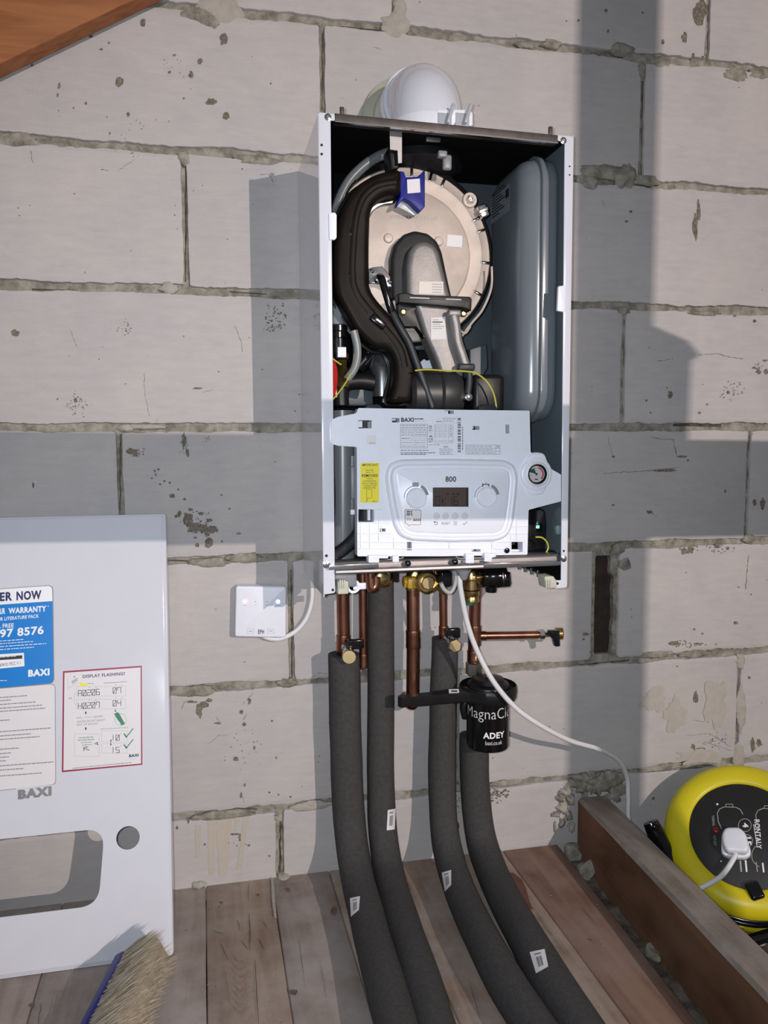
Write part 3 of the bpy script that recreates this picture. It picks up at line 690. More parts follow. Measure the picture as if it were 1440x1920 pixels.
# casing: open-fronted box of sheet steel
c = MB(); t = 0.0015
def wallbox(x0, x1, y0, y1, z0, z1, m): c.box(((x0 + x1) / 2, (y0 + y1) / 2, (z0 + z1) / 2), (x1 - x0, y1 - y0, z1 - z0), m)
wallbox(BX0, BX0 + t, YF + 0.001, -0.002, BZ0, BZ1, white)
wallbox(BX1 - t, BX1, YF + 0.001, -0.002, BZ0, BZ1, white)
wallbox(BX0 + t, BX1 - t, YF + 0.004, -0.002, BZ1 - t, BZ1, white)
wallbox(BX0 + t, BX0 + 2 * t, YF + 0.002, -0.006, BZ0 + 0.002, BZ1 - t, foam_shade)
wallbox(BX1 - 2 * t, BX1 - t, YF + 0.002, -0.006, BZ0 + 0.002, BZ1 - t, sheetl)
wallbox(BX1 - 2.6 * t, BX1 - 2 * t, YF + 0.004, -0.008, BZ0 + 0.004, 0.006, foam_shade)  # black strip stands in for shade low on the right inner wall
wallbox(BX0 + t, BX1 - t, -0.006, -0.002, 0.03, BZ1 - t, sheet)
wallbox(BX0 + 2 * t, BX1 - 2 * t, YF + 0.006, -0.006, BZ1 - 2 * t, BZ1 - t, foam_shade)
wallbox(BX0 + 2 * t, 0.435, -0.012, -0.006, 0.20, BZ1 - 2 * t, foam_shade)
# front flanges folded inwards
def flange(pts, m=white): c.prism(pts, YF, YF + 0.0018, m, 0.0008)
flange(roundpoly(pxo([(597, 210), (628, 213), (628, 226), (620, 226), (628, 1088), (629, 1112), (607, 1115)], YF), [.003, .003, .001, .001, .001, .004, .002]))
flange(roundpoly(pxo([(1046, 253), (1076, 256), (1063, 1102), (1041, 1104), (1041, 1088), (1052, 1088), (1059, 265), (1046, 264)], YF), [.003, .003, .003, .003, .002, .001, .001, .002]))
casing = c.build('casing', boiler)
# louvres along the foot of the right side
for k in range(7):
    c = MB(); y = -0.20 + k * 0.028
    c.box((BX1 - 0.006, y, BZ0 + 0.004), (0.006, 0.004, 0.012), chrome, 0.0008); c.build('louvre', casing)
# little moulded tabs and screws on the flanges
for pts in ([(616, 399), (628, 399), (631, 403), (631, 446), (628, 450), (617, 450)], [(1046, 537), (1060, 535), (1059, 586), (1044, 583)]):
    c = MB(); c.prism(roundpoly(pxo(pts, YF - 0.001), 0.0015), YF - 0.003, YF + 0.002, wplas, 0.001); c.build('cover_clip', boiler)
for px, py, r in ((615, 219, 5), (1057, 263, 5), (612, 1059, 5.5), (1057.5, 1048, 5)):
    c = MB(); p = PX(px, py, YF - 0.001); s_ = r / 1250
    c.lathe(p + Vector((0, 0.001, 0)), (0, -1, 0), [(s_ * 1.25, 0), (s_ * 1.25, .0004), (s_, .0006), (s_ * .95, .0022), (s_ * .5, .0026), (s_ * .4, .0014), (0.0001, .0013)], chrome, 20); c.build('screw', boiler)
for px, py, r in ((603, 272, 2.6), (603, 289, 2.6), (1068, 312, 1.7), (1068, 328, 1.7), (612, 1042, 2.8), (1057, 1033, 2), (624, 1106, 2.6), (1045, 1094, 2.6)):
    c = MB(); cv = Canvas(c, (0, YF, 0)); cv.disc(px, py, r, black, 1, 12); c.build('screw_hole', casing)
# top rail
c = MB(); c.prism(pxo([(628, 212), (1046, 253), (1046, 268), (628, 228)], YF + 0.001), YF + 0.001, YF + 0.016, rail, 0.001)
for px, py in ((641, 212), (1032, 248)):
    p = PX(px, py, YF + 0.006); c.box(p, (0.006, 0.004, 0.016), rail, 0.001)
c.prism(pxo([(628, 226.5), (1046, 267), (1046, 269.5), (628, 229)], YF), YF - 0.001, YF + 0.004, chrome)
c.build('top_rail', boiler)
# bottom rail: rolled steel channel
c = MB()
zb = PX(840, 1046, YF).z; zc = PX(840, 1068, YF).z; hh = zb - zc
prof = [(YF + 0.02, zb), (YF - 0.001, zb), (YF - 0.003, zb - hh * 0.1), (YF + 0.0015, zb - hh * 0.42), (YF - 0.001, zb - hh * 0.55), (YF - 0.007, zb - hh * 0.68), (YF - 0.008, zb - hh * 0.85), (YF - 0.004, zc), (YF + 0.02, zc)]
n = 2; vs = []
for x in (BX0 + 0.0175, BX1 - 0.0175):
    vs += [(x, y, z) for y, z in prof]
k0 = len(prof)
c.add(vs, [(k, (k + 1) % k0, k0 + (k + 1) % k0, k0 + k) for k in range(k0)] + [tuple(range(k0)), tuple(range(2 * k0 - 1, k0 - 1, -1))], steel)
brail = c.build('bottom_rail', boiler, sharp=25)
for px, py in ((764, 1056), (852, 1053)):
    c = MB(); p = PX(px, py, YF - 0.006); c.lathe(p, (0, -1, 0), [(.0045, 0), (.0048, .003), (.004, .006), (.0015, .0075)], gblack, 18); c.build('latch_knob', brail)
for pts in ([(700, 1052), (745, 1049), (757, 1046)], [(855, 1045), (868, 1049), (915, 1047)]):
    c = MB(); c.tube([PX(a, b, YF - 0.009) for a, b in pts], 0.0014, chrome, 8); c.build('spring_wire', brail)
# stub bottom plate behind the rail
c = MB(); c.box((0.36, -0.125, 0.020), (0.372, 0.215, 0.002), sheet); c.build('bottom_plate', boiler)
c = MB(); c.box((0.470, -0.125, 0.009), (0.150, 0.17, 0.016), foam_shade, 0.004); c.build('bottom_tray', boiler)

# expansion vessel on the right
vx0, vx1 = 0.487, 0.5475
zt_, zb_ = PX(1012, 276, -0.205).z, PX(1012, 792, -0.205).z
def FV(x0): return lambda y, x, z: Vector((x, y, z))
def vprism(mb, y0, y1, z0, z1, r, xa, xb, m, bev, **k):
    mb.prism(rrect(y0, z0, y1, z1, r, 6), xa, xb, m, bev, F=lambda a, b, d: Vector((b, a, d)), **k)
c = MB(); vprism(c, -0.203, -0.045, zb_ + .005, zt_ - .005, 0.045, vx0, 0.520, vess, 0.030, steps=8)
vprism(c, -0.210, -0.038, zb_, zt_, 0.050, 0.517, 0.524, vess, 0.002)
c.prism(rrect(-0.205, zb_ + .004, -0.043, zt_ - .004, 0.046, 6), -0.5475, -0.523, vess, 0.010, F=lambda a, b, d: Vector((-b, a, d)))
vessel = c.build('expansion_vessel', boiler)
c = MB(); cv = Canvas(c, (vx0, -0.1, 0.3), (0, -1, 0), (0, 0, 1), 0.0006)
def vl(a, b, d, e, m, k=1): c.flat([cv.P(*q, k) for q in ((a, b), (d, b), (d, e), (a, e))], m)
p1 = PP(921, 435, (vx0, 0, 0), Vector((-1, 0, 0))); p2 = PP(957, 345, (vx0, 0, 0), Vector((-1, 0, 0)))
ya, yb, za, zb2 = p1.y, p2.y, p1.z, p2.z
lab = mat('worn_vessel_label', (0.24, 0.265, 0.285), 0.4, var=0.1, vscale=200)
def vq(y0, z0, y1, z1, m, off): c.flat([(vx0 - off, y, z) for y, z in ((y0, z0), (y1, z0), (y1, z1), (y0, z1))], m)
hgt = zb2 - za
vq(ya, za + .012, yb, zb2 + .002, lab, 0.0006)
for k in range(9):
    z = za + .02 + k * hgt / 11; vq(ya + (yb - ya) * .06, z, ya + (yb - ya) * (.45 + .4 * ((k * 37) % 10) / 10), z + .0022, greyp, 0.0008)
vq(ya + (yb - ya) * .78, zb2 - .018, yb - (yb - ya) * .05, zb2 - .004, greyp, .0008)
c.build('label_sticker', vessel)

# heat exchanger: drum, door plate
YP = -0.150
hc = PX(768, 478, YP); HR = 0.1335
c = MB(); c.lathe(Vector((hc.x, -0.015, hc.z + .006)), (0, -1, 0), [(HR * 1.05, 0), (HR * 1.08, .095), (HR * 1.08, .112), (HR * 1.02, .118), (HR * .95, .122)], black, 64)
c.build('combustion_drum', boiler)
c = MB(); o = Vector((hc.x, YP + 0.012, hc.z))
c.lathe(o, (0, -1, 0), [(HR, 0), (HR, .008), (HR * .985, .0105), (HR * .90, .012), (HR * .885, .0135), (HR * .865, .0125), (HR * .74, .0125), (HR * .725, .0165), (HR * .70, .0180), (.001, .0180)], cast, 72)
# rim notches
door = c.build('heat_exchanger_door', boiler)
YD = YP + 0.012 - 0.018
for px, py in ((772, 323), (830, 344), (896, 409), (904, 432), (914, 493), (900, 552), (808, 329)):
    p = PX(px, py, YP); d = Vector((p.x - hc.x, 0, p.z - hc.z)).normalized()
    c = MB(); M_ = Matrix((d, Vector((0, 1, 0)), d.cross(Vector((0, 1, 0))))).transposed()
    c.box(Vector((hc.x, YP - 0.0002, hc.z)) + d * HR * 0.93, (0.016, 0.0016, 0.0042), gblack, 0.0004, M_); c.build('rim_slot', door)
for px, py, r in ((728, 447, 8), (822, 453, 8)):
    p = PX(px, py, YD); c = MB(); c.lathe(p + Vector((0, .002, 0)), (0, -1, 0), [(.0078, 0), (.0074, .0035), (.006, .0052), (.001, .0060)], cast, 24); c.build('boss', door)
# bolt lug, bolt and latch at upper right
c = MB(); p = PX(880, 376, YP); c.lathe(p + Vector((0, .012, 0)), (0, -1, 0), [(.012, 0), (.012, .014), (.011, .016), (.001, .016)], cast, 28); c.build('bolt_lug', door)
c = MB(); c.lathe(p + Vector((0, -.004, 0)), (0, -1, 0), [(.0068, 0), (.0068, .004), (.005, .0065), (.0035, .0065), (.003, .004), (.0005, .004)], chrome, 6); c.build('bolt', door)
c = MB(); p = PX(904, 397, YP - .004); c.box(p, (0.014, 0.016, 0.020), chrome, 0.002, Matrix.Rotation(R(-25), 3, 'Y')); c.box(p + Vector((-.001, -.004, 0)), (0.016, 0.012, 0.006), steel, 0.001, Matrix.Rotation(R(-25), 3, 'Y')); c.build('sensor_clip', door)
# cast lettering and small labels
c = MB(); cv = Canvas(c, (0, YD, 0)); 
for k in range(13): cv.rect(732 + k * 7, 403 + k * 0.3, 737 + k * 7, 409 + k * .3, castd, 1)
c.build('cast_lettering', door)
c = MB(); cv = Canvas(c, (0, YD, 0), off=.0006); cv.poly([(839, 440), (867, 442), (866, 464), (837, 462)], paper); c.build('code_sticker', door)
# heat shield triangle (grey patch) behind blue tag
c = MB(); c.prism(pxo([(752, 372), (772, 372), (788, 398), (776, 405), (764, 398), (752, 392), (744, 388)], -0.170), -0.172, -0.170, clear, 0.0005); c.build('tag_flap', door)
c = MB(); c.prism(roundpoly(pxo([(749, 321), (757, 323), (760, 333), (782, 332), (789, 326), (796, 318), (796, 388), (788, 397), (778, 388), (768, 378), (757, 372), (745, 386), (743, 383), (750, 368)], -0.185), .0015), -0.187, -0.170, blue, 0.001)
tagb = c.build('blue_tag', boiler)
c = MB(); cv = Canvas(c, (0, -0.187, 0), off=.0006); cv.poly([(763, 337), (787, 335), (788, 361), (764, 363)], paper); c.build('code_sticker', tagb)

# air duct: black moulding curling round the left of the door
do = [(750, 320), (725, 323), (696, 332), (663, 353), (641, 386), (630, 425), (625, 469), (623, 523), (629, 556), (645, 585), (663, 618), (684, 641), (705, 656), (724, 656), (735, 672), (739, 700), (733, 730), (726, 757),
      (770, 757), (777, 713), (780, 680), (773, 652), (761, 630), (735, 599), (712, 573), (699, 557), (690, 540), (690, 469), (692, 400), (705, 379), (724, 369), (750, 368)]
c = MB(); oo = roundpoly(pxo(do, -0.19), 0.012, 3)
c.prism(oo, -0.203, -0.160, duct, 0.010, steps=4)
ad = c.build('air_duct', boiler, sharp=60)
c = MB(); c.tube([PX(a, b, -0.1940) for a, b in [(740, 344), (705, 351), (680, 372), (667, 405), (661, 455), (659, 520), (668, 553), (690, 583), (722, 620), (748, 655), (757, 690)]], 0.0105, duct, 18); c.build('duct_ridge', ad)
c = MB(); c.prism(inset(oo, -0.004), -0.166, -0.160, gblack, 0.001); c.build('duct_flange', ad)
for px, py in ((662, 435), (661, 515), (697, 586), (756, 677)):
    p = PX(px, py, -0.2035); c = MB(); c.lathe(p + Vector((0, .004, 0)), (0, -1, 0), [(.0062, 0), (.0062, .0035), (.004, .0045), (.0035, .002), (.001, .002)], black, 16); c.build('clip_boss', ad)
p = PX(709, 603, -0.205); c = MB(); c.box(p, (0.026, 0.008, 0.011), gblack, 0.002, Matrix.Rotation(R(38), 3, 'Y')); c.box(p + Vector((0, -.005, 0)), (0.012, 0.004, 0.004), steel, 0.001, Matrix.Rotation(R(38), 3, 'Y')); c.build('duct_latch', ad)
# transparent grey hose across the upper left, steel bracket, black hose clip
c = MB(); c.tube([PX(a, b, -0.150) for a, b in [(738, 284), (715, 291), (688, 307), (660, 333), (642, 362), (630, 395), (624, 430)]], 0.0078, mat('grey_hose', (0.13, 0.145, 0.15), 0.3, var=.05), 14); c.build('grey_hose', boiler)
c = MB(); c.tube([PX(a, b, -0.156) for a, b in [(668, 338), (652, 358), (643, 385), (637, 412)]], 0.0022, chrome, 8); c.box(PX(637, 402, -.156), (.005, .004, .022), chrome, .001); c.build('metal_wire', boiler)
c = MB(); c.prism(pxo([(730, 243), (753, 245), (753, 306), (746, 307), (745, 283), (731, 281)], -0.215), -0.217, -0.214, mat('dull_bracket', (0.34, 0.33, 0.33), .45, .6, var=.08)); c.build('bracket_strip', boiler)
c = MB(); c.prism(roundpoly(pxo([(727, 278), (746, 278), (746, 318), (731, 322), (729, 300)], -0.20), .002), -0.207, -0.17, black, 0.002); c.build('hose_clip', boiler)
# flue base ring inside the top
fc = PX(800, 170, -0.135)
c = MB(); c.lathe((0.350, -0.105, 0.652), (0, 0, -1), [(.062, 0), (.062, .008), (.070, .010), (.070, .016), (.060, .020), (.050, .030), (.040, .034), (.040, .10), (.001, .10)], black, 48)
ring = c.build('flue_base', boiler)
c = MB(); c.box(PX(829, 290, -0.195), (0.014, 0.01, 0.010), mgrey, .002); c.box(PX(838, 305, -0.19), (0.014, 0.008, 0.022), mgrey, .003); c.box(PX(812, 262, -.2), (.022, .006, .006), steel, .001); c.build('flue_clip', ring)

# gas manifold: arched casting rising from the fan
c = MB(); mo = [(735, 560), (733, 484), (740, 457), (757, 439), (778, 432), (802, 437), (820, 452), (829, 472), (838, 515), (848, 560)]
c.prism(roundpoly(pxo(mo, -0.178), .004, 3), -0.180, -0.160, mat('shaded_cast', (.020, .020, .021), .4, .0, var=.2, spec=.25), 0.006)  # shade of the left-facing recess put into the casting's near-black colour
c.build('manifold_arch', boiler)
c = MB(); mi = [(763, 556), (762, 500), (767, 470), (780, 455), (797, 452), (814, 460), (822, 474), (833, 515), (844, 558), (845, 580), (854, 634), (865, 681), (869, 700), (869, 745), (831, 745), (829, 713), (815, 670), (797, 632), (781, 580)]
c.prism(roundpoly(pxo(mi, -0.195), .006, 3), -0.200, -0.165, castd, 0.009, steps=4)
man = c.build('gas_manifold', boiler, sharp=60)
c = MB(); cv = Canvas(c, (0, -0.2, 0), off=.0006); cv.poly([(786, 528), (831, 528), (831, 552), (785, 551)], mat('cream_paper', (.68, .60, .54), .5, var=.02))
for k in range(4): cv.line([(810, 533 + k * 5), (828, 533.5 + k * 5)], 1, greyink, 2)
c.build('label_sticker', man)
c = MB(); cv = Canvas(c, (0, -0.2, 0), off=.0006); cv.poly([(808, 596), (835, 594), (836, 636), (808, 637)], mat('grey_paper', (.62, .60, .59), .5, var=.02))
for k in range(5): cv.line([(811, 600 + k * 4), (822 + (k * 7) % 11, 600 + k * 4)], 1 if k != 1 else 2, ink if k == 1 else greyink, 2)
c.build('label_sticker', man)
# black cross-bar with bracket foot
c = MB(); c.prism(roundpoly(pxo([(746, 551), (760, 549), (776, 553), (880, 557), (883, 561), (882, 584), (868, 578), (792, 572), (747, 568)], -0.21), .0015), -0.214, -0.190, black, 0.0015)
c.prism(roundpoly(pxo([(747, 566), (790, 570), (779, 582), (798, 634), (782, 612), (760, 612), (748, 590)], -0.2), .002), -0.196, -0.18, black, 0.001)
xb = c.build('cross_bar', boiler)
c = MB(); cv = Canvas(c, (0, -0.214, 0)); cv.line([(769, 558), (864, 562)], 2.2, lightink); cv.line([(806, 559.6), (835, 561)], 2.6, ink, 2); c.build('bar_slot', xb)
for px, py in ((756, 585), (869, 588)):
    c = MB(); p = PX(px, py, -0.2); c.lathe(p + Vector((0, .004, 0)), (0, -1, 0), [(.0055, 0), (.0055, .004), (.003, .006), (.0005, .006)], mat('zinc_yellow', (.42, .42, .12), .3, .9, var=.1), 6); c.build('bolt', xb)
# igniter plate and lead
c = MB(); c.prism(roundpoly(pxo([(690, 505), (697, 502), (716, 500), (739, 529), (737, 538), (724, 540), (708, 533), (692, 532)], -0.168), .002), -0.172, -0.166, chrome, .001)
ig = c.build('igniter_plate', boiler)
for px, py in ((697, 509), (730, 529)):
    c = MB(); c.lathe(PX(px, py, -.171), (0, -1, 0), [(.004, 0), (.004, .003), (.002, .004), (.0005, .003)], chrome, 6); c.build('bolt', ig)
c = MB(); c.tube([PX(a, b, y) for a, b, y in [(708, 526, -.170), (711, 520, -.185), (716, 524, -.200), (722, 545, -.205), (729, 568, -.205), (735, 586, -.203)]], [.0062, .0058, .0055, .0058], gblack, 14); c.build('igniter_boot', boiler)
c = MB(); c.tube([PX(a, b, y) for a, b, y in [(734, 583, -.203), (745, 605, -.206), (757, 625, -.2075), (768, 645, -.207), (778, 672, -.208), (790, 705, -.208), (801, 735, -.209), (811, 765, -.21)]], .0052, greyp, 12); c.build('grey_tube', boiler)
# gas pipe at the right of the manifold
c = MB(); c.tube([PX(a, b, -.212) for a, b in [(850, 592), (854, 610), (858, 640), (866, 665), (873, 686)]], .0075, castd, 14)
c.box(PX(851, 588, -.212), (.020, .014, .010), castd, .003); c.box(PX(873, 689, -.213), (.026, .016, .011), greyp, .003)
c.tube([PX(a, b, -.213) for a, b in [(879, 695), (880, 715), (877, 738)]], .0052, greyp, 12, 4)
c.lathe(PX(877, 745, -.213) + Vector((0, .008, 0)), (0, -1, 0), [(.0085, 0), (.009, .006), (.0065, .009), (.0055, .013), (.002, .014)], chrome, 20)
c.build('gas_pipe', boiler)
# fan drum behind panel, thin wires
c = MB(); c.lathe(PX(820, 742, -.17), (1, 0, 0), [(.001, -.050), (.036, -.050), (.042, -.044), (.042, -.004), (.046, 0), (.046, .020), (.040, .032), (.001, .036)], mat('fan_grey', (.024, .024, .025), .4, .1, var=.2), 40)
c.build('fan_housing', boiler)
c = MB(); c.box(PX(905, 740, -.17), (.05, .06, .06), black, .008); c.build('fan_motor', boiler)
c = MB(); c.tube([PX(a, b, -.219) for a, b in [(778, 695), (800, 693), (835, 695), (868, 696), (892, 700), (913, 716), (926, 740), (931, 766)]], .0013, ygreen, 6); c.build('earth_wire', boiler)
c = MB(); c.tube([PX(a, b, -.17) for a, b in [(922, 500), (921, 540), (905, 580), (885, 605), (866, 630)]], .002, cast, 8); c.tube([PX(a, b, -.185) for a, b in [(862, 618), (872, 625), (882, 612)]], .0016, cast, 8); c.build('steel_probe', boiler)
c = MB(); c.prism(roundpoly(pxo([(763, 612), (775, 612), (797, 650), (797, 656), (780, 656), (770, 640)], -.12), .002), -.122, -.10, sheet, .001); c.build('rear_bracket', boiler)
c = MB(); c.prism(roundpoly(pxo([(784, 682), (795, 673), (800, 677), (812, 671), (818, 686), (808, 692), (803, 712), (795, 708)], -.13), .002), -.132, -.125, wplas, .0008); c.build('foil_tag', boiler)
# inner right: dark slotted strip of the back panel
c = MB(); c.prism(pxo([(880, 655), (912, 645), (914, 690), (908, 700), (908, 770), (880, 770)], -.08), -.082, -.06, sheet, .002); c.build('rear_strip', boiler)

# hydraulic parts at the lower left
c = MB(); c.lathe(PX(632, 625, -.15) + Vector((0, 0, .0)), (0, 0, 1), [(.020, -.045), (.021, -.01), (.019, -.008), (.019, .000), (.021, .002), (.021, .010), (.018, .012)], gblack, 28); c.build('pump_head', boiler)
c = MB(); c.lathe(PX(632, 600, -.15), (0, 0, 1), [(.0165, -.012), (.0165, .035), (.013, .040), (.001, .040)], mgrey, 28); c.build('air_vent', boiler)
c = MB(); c.box(PX(640, 661, -.20), (.013, .012, .015), wplas, .001); c.build('plug_connector', boiler)
c = MB(); c.lathe(PX(641, 688, -.18), (0, 0, 1), [(.010, -.03), (.011, -.004), (.008, 0), (.008, .010), (.011, .012), (.011, .02), (.001, .021)], brass, 6); c.build('brass_fitting', boiler)
c = MB(); c.tube([PX(a, b, -.17) for a, b in [(630, 690), (628, 715), (629, 745)]], .006, copper, 12); c.build('copper_stub', boiler)
for k, dx in enumerate((0, 3, 6)):
    c = MB(); c.tube([PX(a + dx, b, -.205) for a, b in [(620, 675), (624, 690), (625, 715), (621, 742)]], .0016, redw, 6); c.build('red_wire', boiler)
for pts in ([(618, 668), (631, 678), (640, 684)], [(659, 700), (648, 718), (636, 735), (624, 749)]):
    c = MB(); c.tube([PX(a, b, -.212) for a, b in pts], .0012, ygreen, 6); c.build('earth_wire', boiler)
c = MB(); c.tube([PX(a, b, -.195) for a, b in [(663, 620), (669, 645), (670, 670), (664, 692), (650, 712)]], .0062, mat('grey_hose_b', (.20, .215, .215), .3, var=.05), 12); c.build('grey_tube', boiler)
c = MB(); c.tube([PX(a, b, -.165) for a, b in [(640, 760), (640, 730), (652, 718), (675, 715), (700, 718)]], [.012, .012, .013], black, 16); c.build('black_elbow_hose', boiler)
c = MB(); c.lathe(PX(716, 690, -.14), (0, 0, 1), [(.016, -.045), (.017, -.01), (.021, 0), (.017, .012), (.011, .03), (.001, .031)], mat('dark_casting', (.16, .17, .175), .3, .8, var=.2), 28); c.build('pump_body', boiler)
c = MB(); c.tube([PX(a, b, -.13) for a, b in [(668, 690), (688, 668), (700, 650)]], .014, gblack, 16); c.build('black_elbow_hose', boiler)
c = MB(); c.box((0.225, -.09, PX(670, 745, -.09).z), (.09, .05, .030), sheet, .003); c.build('rear_bracket', boiler)
c = MB(); x_, z_ = PX(640, 900, -.18).x, 0
c.tube([PX(642, 770, -.18), PX(643, 900, -.18), PX(643, 1060, -.18)], .0185, mat('grey_pipe_sleeve', (.15, .155, .16), .32, var=.06, vscale=10), 28, 6); c.build('grey_sleeve_pipe', boiler)
c = MB(); c.tube([PX(a, b, -.19) for a, b in [(660, 855), (659, 900), (658, 960), (655, 1000)]], .0055, mgrey, 10)
c.box(PX(662, 905, -.20), (.008, .006, .05), mgrey, .002); c.box(PX(664, 960, -.20), (.012, .006, .008), wplas, .001); c.build('side_strap', boiler)
braid = mat('black_braid', (.016, .016, .018), .5, c2=(.004, .004, .004), vscale=700, bump=.6, bscale=900)
c = MB(); c.tube([PX(a, b, -.20) for a, b in [(622, 880), (624, 930), (623, 975)]], .004, braid, 10)
c.tube([PX(a, b, y) for a, b, y in [(690, 920, -.215), (685, 960, -.21), (672, 1000, -.208), (650, 1025, -.205), (630, 1040, -.20)]], .010, braid, 14); c.build('cable_loom', boiler)
c = MB(); c.box((0.20, -.11, 0.05), (.055, .12, .05), gblack, .01); c.build('loom_tray', boiler)

# right of the panel, low: black pcb cover with lamp
c = MB(); c.prism(roundpoly(pxo([(985, 955), (1012, 952), (1021, 958), (1023, 985), (1022, 1010), (1019, 1035), (985, 1040)], -.175), [.002, .01, .01, .003, .003, .003, .003]), -.18, -.13, gblack, .003)
pcb = c.build('circuit_cover', boiler)
c = MB(); cv = Canvas(c, (0, -.18, 0), off=.0006); cv.rect(1005, 985, 1011, 990.5, ledg); c.build('status_light', pcb)
c = MB(); cv = Canvas(c, (0, -.18, 0), off=.0006); cv.poly([(1007, 977.5), (1009.6, 983), (1004.6, 983)], lightink); c.build('printed_mark', pcb)
c = MB(); c.tube([PX(a, b, -.21) for a, b in [(1004, 1007), (1016, 1008), (1025, 1016), (1028, 1026), (1024, 1036), (1019, 1042)]], .0014, ygreen, 8); c.build('earth_wire', boiler)
c = MB(); c.box(PX(1046, 993, -.215), (.010, .012, .016), mat('teal_grommet', (.20, .255, .27), .4, var=.05), .003); c.build('side_grommet', boiler)
c = MB(); c.box(Vector((.512, -.15, PX(1010, 1032, -.16).z)), (.070, .12, .012), gblack, .003); c.build('cable_tray', boiler)

# ------------------------------------------------------------------ control panel (hangs in front of the opening)
YC = -0.246
c = MB()
po = [(672, 765), (832, 768), (993, 770), (995, 850), (1004, 848), (1020, 850), (1031, 878), (1052, 890), (1052, 940), (991, 956), (989, 1040), (830, 1043), (670, 1043), (669, 838), (634, 836), (621, 832), (621, 788), (632, 782), (668, 775)]
holes = []
def hrect(x0, y0, x1, y1): return pxo([(x0, y0), (x1, y0), (x1, y1), (x0, y1)], YC)
holes = [hrect(672, 788, 697, 803), hrect(735, 784, 749, 792), hrect(834, 769.5, 851, 776), hrect(886, 799, 899, 806), hrect(948, 796, 955, 813), hrect(672, 955, 701, 979), hrect(763, 1016, 772, 1032), hrect(884, 1029, 901, 1034.5), hrect(959, 1016, 980, 1035), hrect(712, 991, 723, 997)]
c.prism(roundpoly(pxo(po, YC), [.002, 0, .002, .004, .004, .006, .006, .001, .001, .002, .002, 0, .002, .002, .003, .003, .003, .003, .003], 3), YC, YC + 0.020, wplas, 0, holes)
panel = c.build('control_panel', boiler)
# dark and pale mechanisms seen in the slots
c = MB()
for (x0, y0, x1, y1, m) in ((674, 789, 682, 801, wplas), (692, 791, 696, 802, mgrey), (736, 785, 745, 788, wplas), (838, 770, 844, 776, wplas), (887, 800, 892, 803, wplas), (692, 957, 697, 977, wplas), (765, 1018, 770, 1030, mgrey), (886, 1030, 892, 1034, wplas), (962, 1032, 979, 1035, wplas), (713, 992, 717, 996, ygreen)):
    c.prism(pxo([(x0, y0), (x1, y0), (x1, y1), (x0, y1)], YC), YC + 0.010, YC + 0.018, m)
c.box(((PX(680, 900, YC).x + PX(985, 900, YC).x) / 2, YC + 0.028, PX(830, 905, YC).z), (.24, .006, .20), greyp)
c.build('panel_tray', panel)
for x0, x1 in ((680, 717), (892, 930)):
    c = MB(); c.prism(roundpoly(pxo([(x0 + 2, 770), (x0 + 5, 762), (x0 + 12, 758.5), (x1 - 8, 758.5), (x1 - 2, 763), (x1, 770)], YC + .01), .002), YC + .003, YC + .018, greyp, .001); c.build('panel_hook', panel)
# ribs on the lower skirt
c = MB()
def rib(a, b, wd=1.6): 
    p, q = PX(*a, YC), PX(*b, YC); d = (q - p); ln = d.length; d.normalize(); M_ = Matrix((d, Vector((0, 1, 0)), d.cross(Vector((0, 1, 0))))).transposed()
    c.box((p + q) / 2 + Vector((0, -.0008, 0)), (ln, .0018, .0014), wplas, .0005, M_)
for a, b in (((671, 954), (716, 955)), ((703, 981), (733, 981)), ((672, 1000), (735, 1000)), ((672, 1016), (760, 1017)), ((672, 1029), (958, 1029)), ((962, 973), (989, 973)), ((960, 987), (989, 987)), ((955, 1000), (989, 1001)), ((775, 1017), (958, 1016)),
             ((676, 981), (676, 1029)), ((693, 981), (693, 1029)), ((710, 956), (710, 1016)), ((738, 1008), (738, 1029)), ((842, 1014), (842, 1028)), ((922, 1014), (922, 1028)), ((968, 970), (968, 1014)), ((957, 1000), (957, 1028)), ((715, 985), (715, 999))): rib(a, b)
c.build('skirt_rib', panel)
# hinge feet clipped over the rail
for pts in ([(689, 1040), (726, 1040), (726, 1046), (709, 1046), (709, 1054), (689, 1054)], [(734, 1041), (746, 1041), (746, 1053), (734, 1053)], [(870, 1037), (886, 1037), (886, 1055), (870, 1055)], [(905, 1036), (927, 1036), (927, 1043), (919, 1045), (919, 1052), (905, 1052)]):
    c = MB(); c.prism(roundpoly(pxo(pts, YC), .0012), YC - .008, YC + .010, wplas, .001); c.build('hinge_foot', panel)
c = MB(); c.prism(pxo([(616, 1060), (709, 1055), (709, 1064), (616, 1068)], YF - .006), YF - .0095, YF - .006, chrome, .0005); c.build('rail_slide', brail)
c = MB(); c.prism(pxo([(906, 1056), (1050, 1052), (1050, 1059), (906, 1063)], YF - .006), YF - .0095, YF - .006, chrome, .0005); c.build('rail_slide', brail)
# bezel: raised frame, recess and fascia
bz = [(721, 893), (727, 871), (748, 861), (845, 860), (945, 862), (964, 872), (970, 895), (966, 940), (960, 985), (950, 1006), (930, 1015), (845, 1017), (770, 1014), (748, 1005), (737, 985), (727, 935)]
def ringset(o, specs, m):
    # concentric band: list of (inset, y)
    n = len(o); vs = []; fs = []
    for d, y in specs:
        q = inset(o, d) if d else o
        vs += [(a, y, b) for a, b in q]
    for i in range(len(specs) - 1): fs += [(i * n + k, i * n + (k + 1) % n, (i + 1) * n + (k + 1) % n, (i + 1) * n + k) for k in range(n)]
    return vs, fs, n
bo = roundpoly(pxo(bz, YC), .010, 4)
vs, fs, n = ringset(bo, [(0, YC - .0002), (.0006, YC - .003), (.003, YC - .0065), (.006, YC - .0075), (.0085, YC - .006), (.0100, YC - .0035), (.0125, YC - .0030), (.0140, YC - .005), (.0165, YC - .0062)], wplas)
